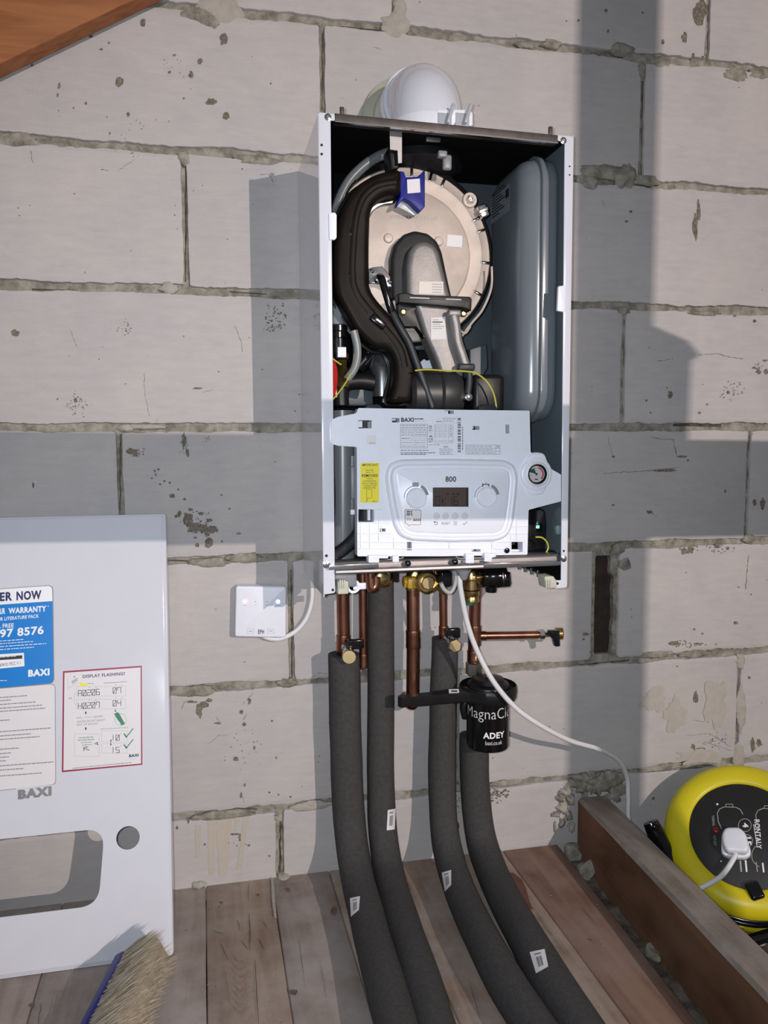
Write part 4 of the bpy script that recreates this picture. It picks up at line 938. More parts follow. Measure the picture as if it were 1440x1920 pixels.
fs.append(tuple((8) * n + k for k in range(n)))
c = MB(); c.add(vs, fs, wplas); c.sm[-1] = False
bez = c.build('bezel', panel, recalc=True, sharp=60)
YB = YC - .0062
c = MB(); cv = Canvas(c, (0, YB, 0)); cv.text('800', 835, 893, 855, 903.5, ink, .02); c.build('model_number', bez)
c = MB(); cv = Canvas(c, (0, YB, 0)); cv.ring(778.5, 932, 20, 21.3, greyink, 1, 104, 185); cv.ring(778.5, 932, 20, 25.5, greyink, 1, 10, 62)
c.build('dial_scale', bez); c = MB(); cv = Canvas(c, (0, YB, 0)); cv.ring(911, 931, 20, 21.3, greyink, 1, 104, 185); cv.ring(911, 931, 20, 25.5, greyink, 1, 10, 62)
c.build('dial_scale', bez); c = MB(); cv = Canvas(c, (0, YB, 0)); cv.rect(773, 904.5, 785, 912.5, greyink)
for k in range(4): cv.line([(775 + k * 2.7, 905.5), (775 + k * 2.7, 911.5)], .8, lightink, 2)
c.build('radiator_icon', bez); c = MB(); cv = Canvas(c, (0, YB, 0)); cv.line([(905, 907), (905, 912)], 2, greyink); cv.line([(905, 908.5), (916, 908.5), (917, 911.5)], 2.6, greyink); cv.line([(909, 906), (912, 906)], 1.2, greyink)
c.build('tap_icon', bez); c = MB(); cv = Canvas(c, (0, YB, 0)); cv.ring(817.5, 981, 2.2, 3.4, greyink, 1, -80, 90); cv.line([(813.5, 979), (818, 979)], 1.2, greyink); cv.line([(814, 983.5), (818, 983.5)], 1.2, greyink); cv.poly([(813, 979), (816, 976.5), (816, 981.5)], greyink)
cv.text('RESET', 828, 979, 844, 983.5, greyink, .01)
for k in range(3): cv.line([(850.5, 978 + k * 2.8), (857, 978 + k * 2.8)], 1, greyink)
cv.line([(868, 981.5), (870, 983.5), (876, 978)], 1.2, greyink)
c.build('button_captions', bez)
for px, py in ((780, 934), (911, 932)):
    c = MB(); p = PX(px, py, YB); c.lathe(p, (0, -1, 0), [(.0152, 0), (.0152, .004), (.0146, .0058), (.0136, .0062), (.0128, .0055), (.001, .0053)], wplas, 48)
    k_ = c.build('control_knob', bez)
    c = MB(); c.box(p + Vector((-.0128, -.0062, .003)), (.0035, .0008, .0012), winks, 0); c.build('pointer', k_)
for px, py in ((818, 967.5), (835, 967.5), (853, 967.5), (871, 967)):
    c = MB(); p = PX(px, py, YB); c.lathe(p, (0, -1, 0), [(.0052, 0), (.0052, .0008), (.0046, .0013), (.001, .0014)], mat('button_plastic', (.66, .63, .65), .45, var=.02), 24); c.build('push_button', bez)
c = MB(); c.prism(pxo([(811.5, 914), (878, 914), (878, 950), (811.5, 950)], YB), YB - .0012, YB, greyp, .0004)
scr = c.build('display_screen', bez)
c = MB(); cv = Canvas(c, (0, YB - .0012, 0), off=.0003); cv.rect(813, 915.5, 874, 949, lcd, 1)
lk = mat('lcd_segment', (.022, .016, .014), .4, var=.05)
def seg7(x, y, wd, h, on):
    q = {'a': ((x, y), (x + wd, y)), 'b': ((x + wd, y), (x + wd, y + h / 2)), 'c': ((x + wd, y + h / 2), (x + wd, y + h)), 'd': ((x, y + h), (x + wd, y + h)), 'e': ((x, y + h / 2), (x, y + h)), 'f': ((x, y), (x, y + h / 2)), 'g': ((x, y + h / 2), (x + wd, y + h / 2))}
    for ch in on: cv.line(q[ch], 1.4, lk, 2.2)
seg7(816.5, 931, 7.5, 16, 'abcdef'); seg7(829, 931, 0, 16, 'ef')
cv.line([(829, 939), (835, 934)], 1.3, lk, 2.2); cv.line([(829, 939), (835, 947)], 1.3, lk, 2.2)
seg7(845, 931, 2, 16, 'bc'); seg7(851, 931, 7, 16, 'acdefg')
for x in (837, 848, 856): cv.rect(x, 925, x + 4.5, 927.5, lk, 2.2)
c.build('display_digits', scr)
# speech-bubble sticker, code left out
c = MB(); cv = Canvas(c, (0, YB, 0)); bub = [(760, 955), (788, 955.5), (790, 958), (789, 983), (787, 984.5), (770, 984), (767, 987), (763.5, 983), (759, 981), (758.5, 957)]
cv.poly(bub, greyink, 1); cv.poly(inset(bub, 1.1), paper, 1.6)
for k in range(3): cv.dashes(762, 773, 959 + k * 3.2, 1.8, ink, 2.4, seed=k)
cv.dashes(762, 772, 972, 1, greyink, 2.4); cv.dashes(762, 771, 974.5, 1, greyink, 2.4)
cv.text('BAXI', 775, 972, 788, 977, ink, .03, 2.4)
c.build('bubble_sticker', bez)
# rating plate printing
c = MB(); cv = Canvas(c, (0, YC, 0), off=.0003)
cv.text('BAXI', 752, 783, 775.5, 791, ink, .04); cv.dashes(777, 795, 785.5, 1.8, ink, 1.5, gap=.2); cv.dashes(777, 800, 789.5, .8, lightink)
cv.frame(751, 795.5, 801.5, 840, .7, greyink)
for y in (800, 804, 808.5, 813, 817.5, 826, 833.5): cv.line([(751, y), (801.5, y + .1)], .6, lightink)
for y in (797.8, 802, 806.3, 810.7, 815.2, 829.7, 837): cv.dashes(752.5, 776 if y > 812 else 800, y, 1.1, greyink, seed=3)
for y in (815.2, 830, 837): cv.dashes(779.5, 799, y, 1.1, greyink, seed=5)
cv.line([(778, 813), (778, 817.5)], .6, greyink); cv.line([(778, 826), (778, 840)], .6, greyink); cv.frame(769, 819, 800, 825, .6, lightink); cv.dashes(771, 798, 822, 1, lightink); cv.dashes(752.5, 767, 822, 1.8, greyink, gap=.2)
cv.text('UK', 804, 797.5, 810, 801, ink, .02); cv.text('CA', 804, 801.5, 810, 805, ink, .02); cv.dashes(804, 811, 807.5, 1, ink, gap=.2)
cv.ring(807.5, 812, 1.5, 2.3, lightink); cv.rect(805, 817, 810.5, 818.8, ink); cv.ring(806.5, 823.5, 1.7, 2.6, ink, 1, 60, 300, 12); cv.ring(811, 823.5, 1.7, 2.6, ink, 1, 60, 300, 12); cv.line([(809, 823.5), (811, 823.5)], .7, ink); cv.dashes(803.5, 811, 828.5, 1, ink, gap=.2)
cv.frame(814.5, 796, 849.5, 831, .6, lightink); cv.line([(841, 796), (841, 831)], .6, lightink)
for y in (801, 806, 810.5, 815, 820, 825.5): cv.line([(814.5, y), (849.5, y)], .6, lightink)
for k, y in enumerate((798.5, 803.5, 808.3, 813, 817.5, 828)): cv.dashes(816, 818, y, 1.3, greyink); cv.dashes(821, 838, y, 1, lightink, seed=k); cv.dashes(843, 848, y, 1.2, greyink)
cv.frame(829, 783, 857, 793, .5, lightink); cv.dashes(831, 855, 785.5, 1.1, greyink); cv.dashes(831, 850, 789.5, 1.1, greyink); cv.dashes(818, 827, 790.5, 1.8, greyink, gap=.2)
for k in range(34):
    if k % 7 != 3: cv.rect(858, 784 + k * 1.88, 864, 784 + k * 1.88 + (.9 + .6 * ((k * 5) % 3 == 0)), ink)
for k in range(9): cv.rect(866.3, 800 + k * 5, 868.2, 803.5 + k * 5, greyink)
cv.dashes(751, 803, 844.5, 1, ink, seed=2); cv.dashes(751, 816, 849, 1.2, ink, gap=.3); cv.dashes(751, 798, 851.8, 1.2, ink, gap=.3)
cv.text('BAXI', 832, 836.5, 840, 839, ink, .02)
for k in range(4): cv.dashes(823 + (k % 2) * 1.5, 849 - (k % 3), 842 + k * 3.2, 1, greyink, seed=k)
cv.dashes(804, 824, 834, 1, greyink)
cv.frame(873.5, 834.5, 937.5, 851.5, .6, greyink); cv.line([(873.5, 840.3), (937.5, 840.3)], .6, greyink); cv.line([(873.5, 846), (937.5, 846)], .6, greyink); cv.line([(929.5, 834.5), (929.5, 851.5)], .6, greyink)
for k in range(3): cv.dashes(876, 922 + k * 2.5, 837.6 + k * 5.8, 1, greyink, seed=k)
cv.dashes(931.5, 935, 837.5, 1.5, ink)
c.build('rating_plate', panel)
c = MB(); cv = Canvas(c, (0, YC, 0), off=.0005); cv.rect(688, 816, 705, 834, paper); cv.dashes(692, 703, 830.5, 1.2, greyink, 2, gap=.2); c.build('code_sticker', panel)
# yellow warning sticker
c = MB(); cv = Canvas(c, (0, YC, 0), off=.0005); cv.poly([(676, 868), (711, 868), (710, 942.5), (675, 942.5)], yell)
cv.text('IMPORTANT', 679, 869.5, 708.5, 874, ink, .01)
cv.text('FAILURE', 686, 880, 700, 883, ink); cv.text('SEAL IS', 686, 884.2, 700, 887, ink)
cv.text('REMOVED', 678.5, 889, 708.5, 894.5, ink, .02)
for k, (x0, x1, s_) in enumerate(((688, 699, 'FOR IN'), (681, 705, 'CONDENSATE'), (678.5, 707, 'OUTLET BEFORE'), (681, 705, 'CONNECTING'), (682, 704, 'DRAIN PIPE'))): cv.text(s_, x0, 896.2 + k * 4.3, x1, 899 + k * 4.3, ink, .005)
cv.frame(687.5, 918, 697, 934, .5, ink); cv.line([(688, 934), (688, 939.5)], .8, ink); cv.line([(688, 939.5), (686, 940)], .7, ink); cv.dashes(698, 708, 940, 1, ink, gap=.2)
c.build('warning_sticker', panel)
# pressure gauge pod
c = MB(); pod = [(979, 880), (990, 855), (998, 849), (1016, 850), (1022, 858), (1032, 880), (1031, 897), (1016, 927), (996, 929), (990, 925), (977, 897)]
c.prism(roundpoly(pxo(pod, YC), .004), YC - .003, YC + .001, wplas, .0015)
gz = PX(1005.5, 889, YC - .003)
c.lathe(gz, (0, -1, 0), [(.0250, -.001), (.0250, .0015), (.0225, .003), (.0200, .003), (.0180, .006), (.0165, .0065), (.0155, .0055), (.0145, .0035)], wplas, 48)
gp = c.build('pressure_gauge', panel)
c = MB(); c.lathe(gz + Vector((0, -.0035, 0)), (0, -1, 0), [(.0153, -.001), (.0153, .002), (.0145, .0028), (.0132, .0016)], gblack, 40)
o_ = (0, gz.y - .0049, 0); cv = Canvas(c, o_, off=.0003)
cv.disc(1005.5, 889, 15.4, mat('gauge_face', (.52, .47, .47), .4, var=.02), 1); gx, gy = 1005.5, 889
cv.ring(gx, gy, 11.5, 14, mat('gauge_red', (.45, .03, .05), .4), 2, -45, 70); cv.poly([(gx, gy), (gx - 4, gy - 11), (gx - 12, gy - 8), (gx - 12, gy - 4)], dkgreen, 2); cv.line([(gx, gy), (gx - 9, gy - 5)], 1.6, ink, 3); cv.disc(gx, gy, 2.2, ink, 3.4, 12); cv.rect(gx - 3, gy + 9, gx + 3, gy + 11, ink, 2)
for a in range(-40, 221, 29): cv.line([(gx + 10.5 * math.cos(R(a)), gy - 10.5 * math.sin(R(a))), (gx + 12.5 * math.cos(R(a)), gy - 12.5 * math.sin(R(a)))], .8, ink, 3)
c.build('gauge_dial', gp)
c = MB(); c.lathe(PX(950, 1032, YC), (0, -1, 0), [(.0042, 0), (.0042, .002), (.002, .0028), (.0005, .0028)], gblack, 16); c.build('screw', panel)
# cream foot clips, white eyelet
for pts in ([(632, 1090), (634, 1088), (650, 1088), (652, 1090), (652, 1112), (632, 1113)], [(1017, 1081), (1020, 1079), (1034, 1079), (1040, 1088), (1040, 1101), (1019, 1101)]):
    c = MB(); c.prism(roundpoly(pxo(pts, YF), .002), YF - .008, YF + .018, cream, .0015)
    cx = sum(p[0] for p in pts) / len(pts)
    for k in (-4, 0, 4): p = PX(cx + k, 1095, YF - .009); c.box(p, (.0022, .002, .013), cream, .0005)
    c.build('foot_clip', boiler)
c = MB(); p = PX(662, 1099, -.215); c.lathe(p, (0, -1, 0), [(.0105, 0), (.0105, .003), (.0065, .003), (.0065, 0)], wplas, 24); c.box(PX(674, 1099, -.214), (.020, .003, .010), wplas, .001); c.build('eyelet_tab', boiler)
c = MB(); c.box(PX(643, 1078, -.20), (.034, .05, .030), mgrey, .003); c.build('condensate_trap', boiler)

# ================================================================== flue elbow on top
fy = -0.135
fb = PX(800, 222, fy); fx = fb.x
fz0 = BZ1 + 0.001
ztop = PX(798, 103, fy).z
rr_ = 0.0545
flue = thing('flue_elbow', (fx, fy, fz0), 'white plastic flue elbow rising from the boiler top and turning into the wall', 'flue pipe')
c = MB()
zc_ = ztop - rr_
path = [(fx, fy, fz0), (fx, fy, fz0 + 0.02)]
rb = 0.048
zbend = zc_ - rb
for k in range(13):
    a = R(90 * k / 12); path.append((fx, fy + rb * (1 - math.cos(a)), zbend + rb * math.sin(a)))
path.append((fx, -0.030, zc_))
c.tube(path, rr_, white, 40, 0); c.build('elbow_body', flue, sharp=60)
c = MB(); c.lathe((fx, fy, fz0), (0, 0, 1), [(rr_, 0), (rr_ + .0022, .0), (rr_ + .0022, .036), (rr_ + .0012, .038), (rr_, .038)], wplas, 48); c.build('socket_band', flue)
for y in (-0.086, -0.066):
    c = MB(); c.lathe((fx, y, zc_), (0, -1, 0), [(rr_, -.004), (rr_ + .004, -.004), (rr_ + .005, 0), (rr_ + .004, .004), (rr_, .004)], white, 48); c.build('collar_ring', flue)
c = MB(); c.lathe(PX(726, 198, -0.06), (-0.7, -0.7, 0), [(.003, 0), (.003, .002), (.001, .003)], chrome, 12); c.build('collar_screw', flue)
# transparent locking clips at the right of the socket
gl = mat('clear_plastic', (0.62, 0.64, 0.68), 0.12, var=.03, trans=0.35)
for px in (835, 868):
    c = MB(); p = PX(px, 222, fy - rr_ - .006)
    c.box(p + Vector((0, .004, -.004)), (.022, .004, .026), gl, .0015)
    c.box(p + Vector((.007, -.003, .006)), (.005, .008, .030), gl, .0015, Matrix.Rotation(R(18), 3, 'Y')); c.build('locking_clip', flue)
c = MB(); c.prism(roundpoly(pxo([(820, 206), (880, 206), (886, 212), (886, 236), (866, 236), (858, 222), (850, 236), (820, 236)], fy - rr_ - .002), .002), fy - rr_ - .003, fy - rr_ + .002, wplas, .0008); c.build('clip_plate', flue)
c = MB(); c.lathe((fx, -0.006, zc_), (0, -1, 0), [(.078, 0), (.077, .004), (.070, .009), (.062, .014), (.060, .022), (.054, .026)], rubber, 56)
c.build('wall_seal', org=(fx, -0.006, zc_ - .078), label='pale olive rubber wall seal round the white flue pipe', cat='pipe seal')

# ================================================================== pipework under the boiler
YPp = -0.056
def cpipe(name, pts, r, label, fits=(), elbow=None):
    t_ = thing(name, PX(*pts[-1][:2], YPp), label, 'pipe')
    c = MB(); P = [PX(a, b, YPp if len(q) == 0 else q[0]) for a, b, *q in pts]
    if elbow: 
        e = P[-1]; P = P[:-1] + [e + Vector((0, 0, .016)), e + Vector((0, .004, .005)), e + Vector((0, .016, 0)), e + Vector((0, .050, 0))]
    c.tube(P, r, copper, 20, 5); c.build('copper_tube', t_)
    for px, y0, y1 in fits:
        c = MB(); a, b = PX(px, y0, YPp), PX(px, y1, YPp); b = Vector((a.x + (b.x - a.x), a.y, b.z))
        d = (b - a); ln = d.length
        c.lathe(a, d, [(r, 0), (r + .0012, .0004), (r + .0016, .003), (r + .0012, ln * .30), (r + .0014, ln * .5), (r + .0012, ln * .7), (r + .0016, ln - .003), (r + .0012, ln - .0004), (r, ln)], copper, 24); c.build('soldered_sleeve', t_)
    return t_
flow = cpipe('copper_pipe', [(642, 1072), (643, 1150), (645, 1252)], .0108, 'leftmost thick copper pipe dropping into the leftmost foam tube', [(643.5, 1190, 1222)])
cond = cpipe('copper_pipe', [(680, 1072), (680.5, 1180), (681, 1252)], .0072, 'thin copper pipe second from left, turning into the wall', [(681, 1225, 1252)], elbow=True)
gasp = cpipe('copper_pipe', [(774, 1098), (774.5, 1200), (773.5, 1324)], .0115, 'thick copper gas pipe under the yellow brass valve', [(774.5, 1181, 1215)], elbow=True)
coldp = cpipe('copper_pipe', [(830, 1085), (831, 1150), (832, 1215)], .0072, 'thin copper pipe entering the third foam tube', [(831.5, 1173, 1192)])
retp = cpipe('copper_pipe', [(892, 1085), (890, 1160), (888, 1244)], .0108, 'right-hand copper pipe with a side branch above the black filter', [(890, 1172, 1210), (888.5, 1219, 1240)])
c = MB(); c.tube([PX(893, 1192, YPp), PX(960, 1191, YPp), PX(1016, 1190, YPp)], .0072, copper, 18, 4); c.build('branch_tube', retp)
c = MB(); a, b = PX(896, 1192, YPp), PX(915, 1192, YPp); c.lathe(a, b - a, [(.0072, 0), (.0086, .001), (.0086, .014), (.0072, .015)], copper, 20); c.build('soldered_sleeve', retp)
# return of the boiler's own copper stub, left
c = MB(); c.tube([PX(a, b, -.14) for a, b in [(694, 1062), (695, 1085), (697, 1102), (704, 1098), (705, 1080)]], .0085, copper, 16); c.build('copper_stub', boiler)
c = MB(); c.tube([PX(a, b, -.13) for a, b in [(725, 1062), (725, 1080), (722, 1090), (714, 1088), (713, 1078)]], [.0105, .0105, .0095], brass, 16); c.lathe(PX(716, 1083, -.14), (0, -1, 0), [(.011, -.004), (.011, .004), (.008, .006), (.001, .006)], brass, 20); c.build('brass_union', boiler)
c = MB(); c.box(PX(741, 1078, -.14), (.008, .01, .022), gblack, .002); c.build('black_clip', boiler)
# compression nut above the filter
c = MB(); a = PX(888, 1243, YPp); c.lathe(a, (0, 0, -1), [(.012, -.002), (.0145, 0), (.0145, .020), (.012, .022)], mat('nickel', (.33, .31, .28), .35, 1.0, var=.15), 6); c.build('compression_nut', retp)

# gas cock
g = thing('gas_valve', PX(790, 1110, -.10), 'brass gas valve with yellow body and lever under the boiler', 'valve')
c = MB(); p = PX(798, 1090, -.100)
c.lathe(p + Vector((0, .022, 0)), (0, -1, 0), [(.012, 0), (.018, .006), (.0185, .020), (.0195, .022), (.0195, .034), (.0165, .036), (.0155, .034), (.001, .035)], brass, 32); c.build('valve_body', g)
c = MB(); c.lathe(p + Vector((0, -.013, 0)), (0, -1, 0), [(.0118, 0), (.0118, .003), (.0105, .0045), (.001, .0045)], brassb, 8); c.build('valve_plug', g)
c = MB(); c.lathe(PX(800, 1066, -.085), (0, 0, -1), [(.013, 0), (.013, .008), (.011, .01), (.011, .022)], brass, 24); c.build('valve_inlet', g)
c = MB(); c.box(PX(775, 1091, -.085), (.026, .026, .020), yellow_valve, .003); c.build('yellow_block', g)
c = MB(); c.lathe(PX(762, 1091, -.085), (-1, 0, 0), [(.010, -.004), (.010, .005), (.008, .006), (.001, .006)], yellow_valve, 6); c.build('valve_nut', g)
c = MB(); c.tube([PX(a, b, -.075) for a, b in [(774, 1105), (773, 1085), (778, 1073), (786, 1070)]], .0118, brass, 18); c.build('brass_bend', g)
c = MB(); c.tube([PX(a, b, -.116) for a, b in [(817, 1098), (826, 1105), (836, 1114)]], [.0062, .005, .0035], brass, 12, 4); c.build('lever', g)
# pressure relief valve cluster at right
v = thing('relief_valve', PX(890, 1130, -.10), 'brass safety valve with a large black cap under the boiler, right', 'valve')
c = MB(); c.lathe(PX(884, 1068, -.10), (0, 0, -1), [(.012, 0), (.0145, .004), (.0145, .016), (.012, .018), (.012, .034), (.014, .036), (.014, .044), (.0125, .046), (.0135, .050), (.0135, .055), (.010, .057)], brass, 28)
c.lathe(PX(878, 1082, -.10), (1, 0, 0), [(.0105, 0), (.0135, .004), (.0135, .018), (.0115, .020), (.0115, .024)], brass, 8); c.build('valve_body', v)
c = MB(); c.lathe(PX(900, 1082, -.10), (1, 0, 0), [(.012, 0), (.0185, .003), (.019, .006), (.019, .016), (.0205, .018), (.0205, .040), (.019, .044), (.010, .046), (.001, .046)], gblack, 32)
c.lathe(PX(921, 1095, -.10), (0, 0, -1), [(.010, -.002), (.010, .010), (.009, .014), (.001, .014)], gblack, 20)
c.lathe(PX(944, 1085, -.11), (0, -.3, -1), [(.013, -.01), (.013, .010), (.010, .015), (.001, .016)], gblack, 24); c.build('black_cap', v)
c = MB(); c.lathe(PX(879, 1126, -.10), (0, 0, -1), [(.0105, 0), (.0105, .007), (.001, .007)], dkgreen, 20); c.build('green_ring', v)
# wiring seen below the rail: grey loop and black connector
c = MB(); c.tube([PX(a, b, -.13) for a, b in [(853, 1062), (855, 1085), (850, 1104), (842, 1111), (832, 1104), (826, 1092)]], .0036, mat('grey_cord', (.42, .42, .43), .4, var=.03), 12); c.build('loop_cord', org=PX(842, 1111, -.13), label='short grey looped cord hanging under the boiler bottom rail', cat='cord')
c = MB(); c.box(PX(832, 1083, -.11), (.020, .03, .026), gblack, .004); c.box(PX(836, 1093, -.118), (.012, .012, .012), gblack, .003); c.build('black_connector', boiler)

# drain valves and end valve
def drain(name, hx, hy, bx, by, lv, label, y):
    t_ = thing(name, PX(hx, hy + 12, y), label, 'valve')
    h = PX(hx, hy, y - .012); b = PX(bx, by, YPp)
    d = (h - b); ln = d.length
    c = MB(); c.lathe(b, d, [(.0065, 0), (.0065, ln * .2), (.0085, ln * .25), (.0085, ln * .42), (.006, ln * .48), (.006, ln * .6), (.0095, ln * .65), (.0095, ln * .9), (.008, ln * .92)], chrome, 20); c.build('valve_body', t_)
    c = MB(); c.lathe(h + Vector((0, .010, 0)), Vector((hx * 0 - .12, -1, .06)), [(.0108, 0), (.0115, .001), (.0115, .0125), (.0108, .0138), (.001, .0138)], brassb, 6 if 'hexagonal' in label else 24, R(20)); c.build('brass_cap', t_)
    (x0, y0, x1, y1) = lv; a, e = PX(x0, y0, y + .004), PX(x1, y1, y + .004)
    c = MB(); c.box((a + e) / 2, (abs(e.x - a.x), .010, abs(a.z - e.z)), gblack, .0025); c.build('lever', t_)
drain('drain_valve', 656, 1232, 646, 1206, (651, 1199, 682, 1215), 'drain valve with round brass cap on the leftmost copper pipe', -.090)
drain('drain_valve', 854, 1211, 836, 1192, (836, 1178, 861, 1195), 'drain valve with hexagonal brass cap above the third foam tube', -.086)
t_ = thing('isolation_valve', PX(1035, 1200, YPp), 'small valve with black lever ending the horizontal copper branch', 'valve')
c = MB(); a = PX(1009, 1190, YPp); c.lathe(a, (1, 0, 0), [(.0072, 0), (.0095, .001), (.0095, .010), (.0075, .011), (.006, .014), (.006, .030), (.008, .031), (.008, .034)], chrome, 8); c.build('valve_body', t_)
c = MB(); c.lathe(PX(1042, 1188, YPp), (1, -.25, 0), [(.0095, -.002), (.0112, 0), (.0112, .011), (.010, .0125), (.001, .0125)], brass, 20); c.build('brass_cap', t_)
c = MB(); p = PX(1041, 1192, YPp - .014); c.prism(roundpoly(pxo([(1029, 1182), (1048, 1182), (1049, 1211), (1040, 1212), (1036, 1198), (1029, 1192)], YPp - .016), .0015), YPp - .020, YPp - .010, gblack, .002); c.build('lever', t_)

# ------------------------------------------------------------------ foam pipe insulation
RF = {}
def foamtube(pl, yv, r0, r1, label, stk, top_open=True):
    # pl: image centre line; runs down the wall at depth yv, then out along the boards
    rtop = r0
    P = []
    for x, y in pl:
        a = PX(x, y, yv); b = PZ(x, y, ZF + r1)
        P.append(a if a.z > ZF + r1 and a.y <= 1 and a.z > b.z else b)
    # smooth the knee
    Q = [Vector(p) for p in P]
    for _ in range(2): Q = [Q[0]] + [Q[k] * .5 + (Q[k - 1] + Q[k + 1]) * .25 for k in range(1, len(Q) - 1)] + [Q[-1]]
    e = Q[-1] - Q[-2]; Q.append(Q[-1] + e.normalized() * .25)
    t_ = thing('pipe_insulation', (Q[-3].x, Q[-3].y, ZF), label, 'pipe insulation', 'foam insulation tubes')
    c = MB(); S = smoothpath(Q, 5); n = len(S); seg = 28; vs = []; u = None
    ri = 0.0125
    def ringat(i, r):
        d = (S[min(i + 1, n - 1)] - S[max(i - 1, 0)]).normalized()
        uu = Vector((1, 0, 0)); uu = (uu - d * uu.dot(d)).normalized(); vv = d.cross(uu)
        o = []
        for k in range(seg):
            a = 2 * math.pi * k / seg; q = r * (1 + .05 * noise.noise(Vector((S[i].x * 9 + math.cos(a), S[i].z * 14 + S[i].y * 9, math.sin(a)))))
            o.append(S[i] + (uu * math.cos(a) + vv * math.sin(a)) * q)
        return o
    if top_open:
        vs += ringat(0, ri); 
        d0 = (S[1] - S[0]).normalized()
        vs[:] = [p + d0 * .05 for p in vs]; vs += ringat(0, ri)
    for i in range(n): vs += ringat(i, r0 + (r1 - r0) * min(1, i / n * 1.25))
    m_ = len(vs) // seg
    fs = [(i * seg + k, i * seg + (k + 1) % seg, (i + 1) * seg + (k + 1) % seg, (i + 1) * seg + k) for i in range(m_ - 1) for k in range(seg)]
    fs.append(tuple((m_ - 1) * seg + k for k in range(seg)))
    if not top_open: fs.append(tuple(range(seg)))
    c.add(vs, fs, foam); c.build('foam_sleeve', t_, sharp=50)
    # barcode sticker wrapped on the tube: project its image corners onto the round surface
    def hit(px, py):
        d = ray(px, py).normalized(); best = None; rr = r0 + (r1 - r0) * .6
        for i in range(n - 1):
            a_, b_ = S[i], S[i + 1]; ax = (b_ - a_); L_ = ax.length
            if L_ < 1e-6: continue
            ax /= L_; w0 = CAM - a_; dp = d - ax * d.dot(ax); wp = w0 - ax * w0.dot(ax)
            A = dp.dot(dp); B = 2 * dp.dot(wp); C = wp.dot(wp) - (rr * 1.02 + .0006) ** 2; D = B * B - 4 * A * C
            if D < 0: continue
            tt = (-B - math.sqrt(D)) / (2 * A); h = CAM + d * tt; s_ = (h - a_).dot(ax)
            if -.004 <= s_ <= L_ + .004 and (best is None or tt < best): best = tt
        return None if best is None else CAM + d * best
    tl, tr, br, bl = [Vector(q) for q in stk]
    def patch(mb, u0, v0, u1, v1, m, lift, N=6):
        vs = []; ok = True
        for i in range(N + 1):
            for j in range(N + 1):
                uu = u0 + (u1 - u0) * i / N; vv = v0 + (v1 - v0) * j / N
                p = (tl * (1 - uu) + tr * uu) * (1 - vv) + (bl * (1 - uu) + br * uu) * vv
                h = hit(p.x, p.y)
                if h is None: return
                vs.append(h - ray(p.x, p.y).normalized() * lift)
        mb.add(vs, [(i * (N + 1) + j, (i + 1) * (N + 1) + j, (i + 1) * (N + 1) + j + 1, i * (N + 1) + j + 1) for i in range(N) for j in range(N)], m)
    c = MB(); patch(c, 0, 0, 1, 1, paper, .0006, 10)
    for k in range(7): patch(c, .28 + k * .065, .30, .28 + k * .065 + (.045 if k % 3 else .025), .80, ink if k % 2 else greyink, .0010, 3)
    patch(c, .25, .12, .7, .20, greyink, .0010, 3)
    if len(c.v): c.build('barcode_sticker', t_)
foamtube([(644, 1226), (646, 1300), (648, 1400), (650, 1480), (653, 1540), (658, 1600), (672, 1665), (694, 1740), (707, 1790), (735, 1890), (741, 1915)], -.060, .0268, .0285, 'leftmost dark grey foam tube below the round-capped drain valve',
         [(656, 1684), (675, 1680), (673, 1706), (658, 1719)])
foamtube([(713, 1072), (714, 1150), (714, 1300), (714, 1360), (713, 1440), (713, 1510), (716, 1570), (724, 1630), (738, 1685), (760, 1740), (777, 1795), (795, 1860), (812, 1915)], -.052, .0222, .0275, 'second foam tube from the left, running up behind the boiler rail',
         [(727, 1519), (742, 1516), (740, 1555), (725, 1557)], False)
foamtube([(834, 1196), (831, 1290), (830, 1370), (827, 1480), (827, 1560), (838, 1620), (866, 1685), (897, 1745), (922, 1800), (950, 1850), (995, 1915)], -.054, .0232, .0275, 'third foam tube from the left, below the hexagonal-capped drain valve',
         [(828, 1636), (846, 1631), (846, 1659), (834, 1672)])
foamtube([(889, 1378), (889, 1420), (888, 1470), (894, 1540), (902, 1590), (920, 1640), (950, 1695), (978, 1740), (1003, 1790), (1030, 1840), (1080, 1915)], -.050, .0262, .0290, 'rightmost foam tube, starting behind the black filter canister',
         [(993, 1785), (1021, 1779), (1028, 1812), (1005, 1825)])

# ------------------------------------------------------------------ magnetic filter
ft = PX(915, 1300, -.100); fcx = ft.x; fcy = -.100
zt2 = PX(915, 1300, fcy).z; zb2_ = PX(916, 1412, fcy - .03).z
mf = thing('magnetic_filter', (fcx, fcy, zb2_), 'black cylindrical magnetic filter canister with white lettering below the copper pipes', 'filter')
c = MB(); RB = .0372
c.lathe((fcx, fcy, zb2_), (0, 0, 1), [(.001, .0), (RB - .006, 0), (RB - .002, .0015), (RB, .005), (RB, zt2 - zb2_ - .014), (RB + .001, zt2 - zb2_ - .012), (RB + .001, zt2 - zb2_)], gblack, 56); c.build('canister', mf)
c = MB(); c.lathe((fcx, fcy, zt2 - .002), (0, 0, 1), [(RB, 0), (RB, .018), (.035, .021), (.030, .023), (.026, .030), (.010, .033), (.001, .033)], black, 56); c.build('filter_lid', mf)
c = MB(); c.lathe((fcx - .002, fcy - .004, zt2 + .030), (0, 0, 1), [(.0045, 0), (.0045, .004), (.0038, .005), (.0045, .007), (.0045, .010), (.0035, .011), (.0035, .014), (.001, .014)], chrome, 16); c.build('bleed_screw', mf)
c = MB(); c.tube([PX(876, 1312, -.085), PX(870, 1325, -.085), PX(874, 1345, -.085)], .008, black, 12); c.build('side_port', mf)
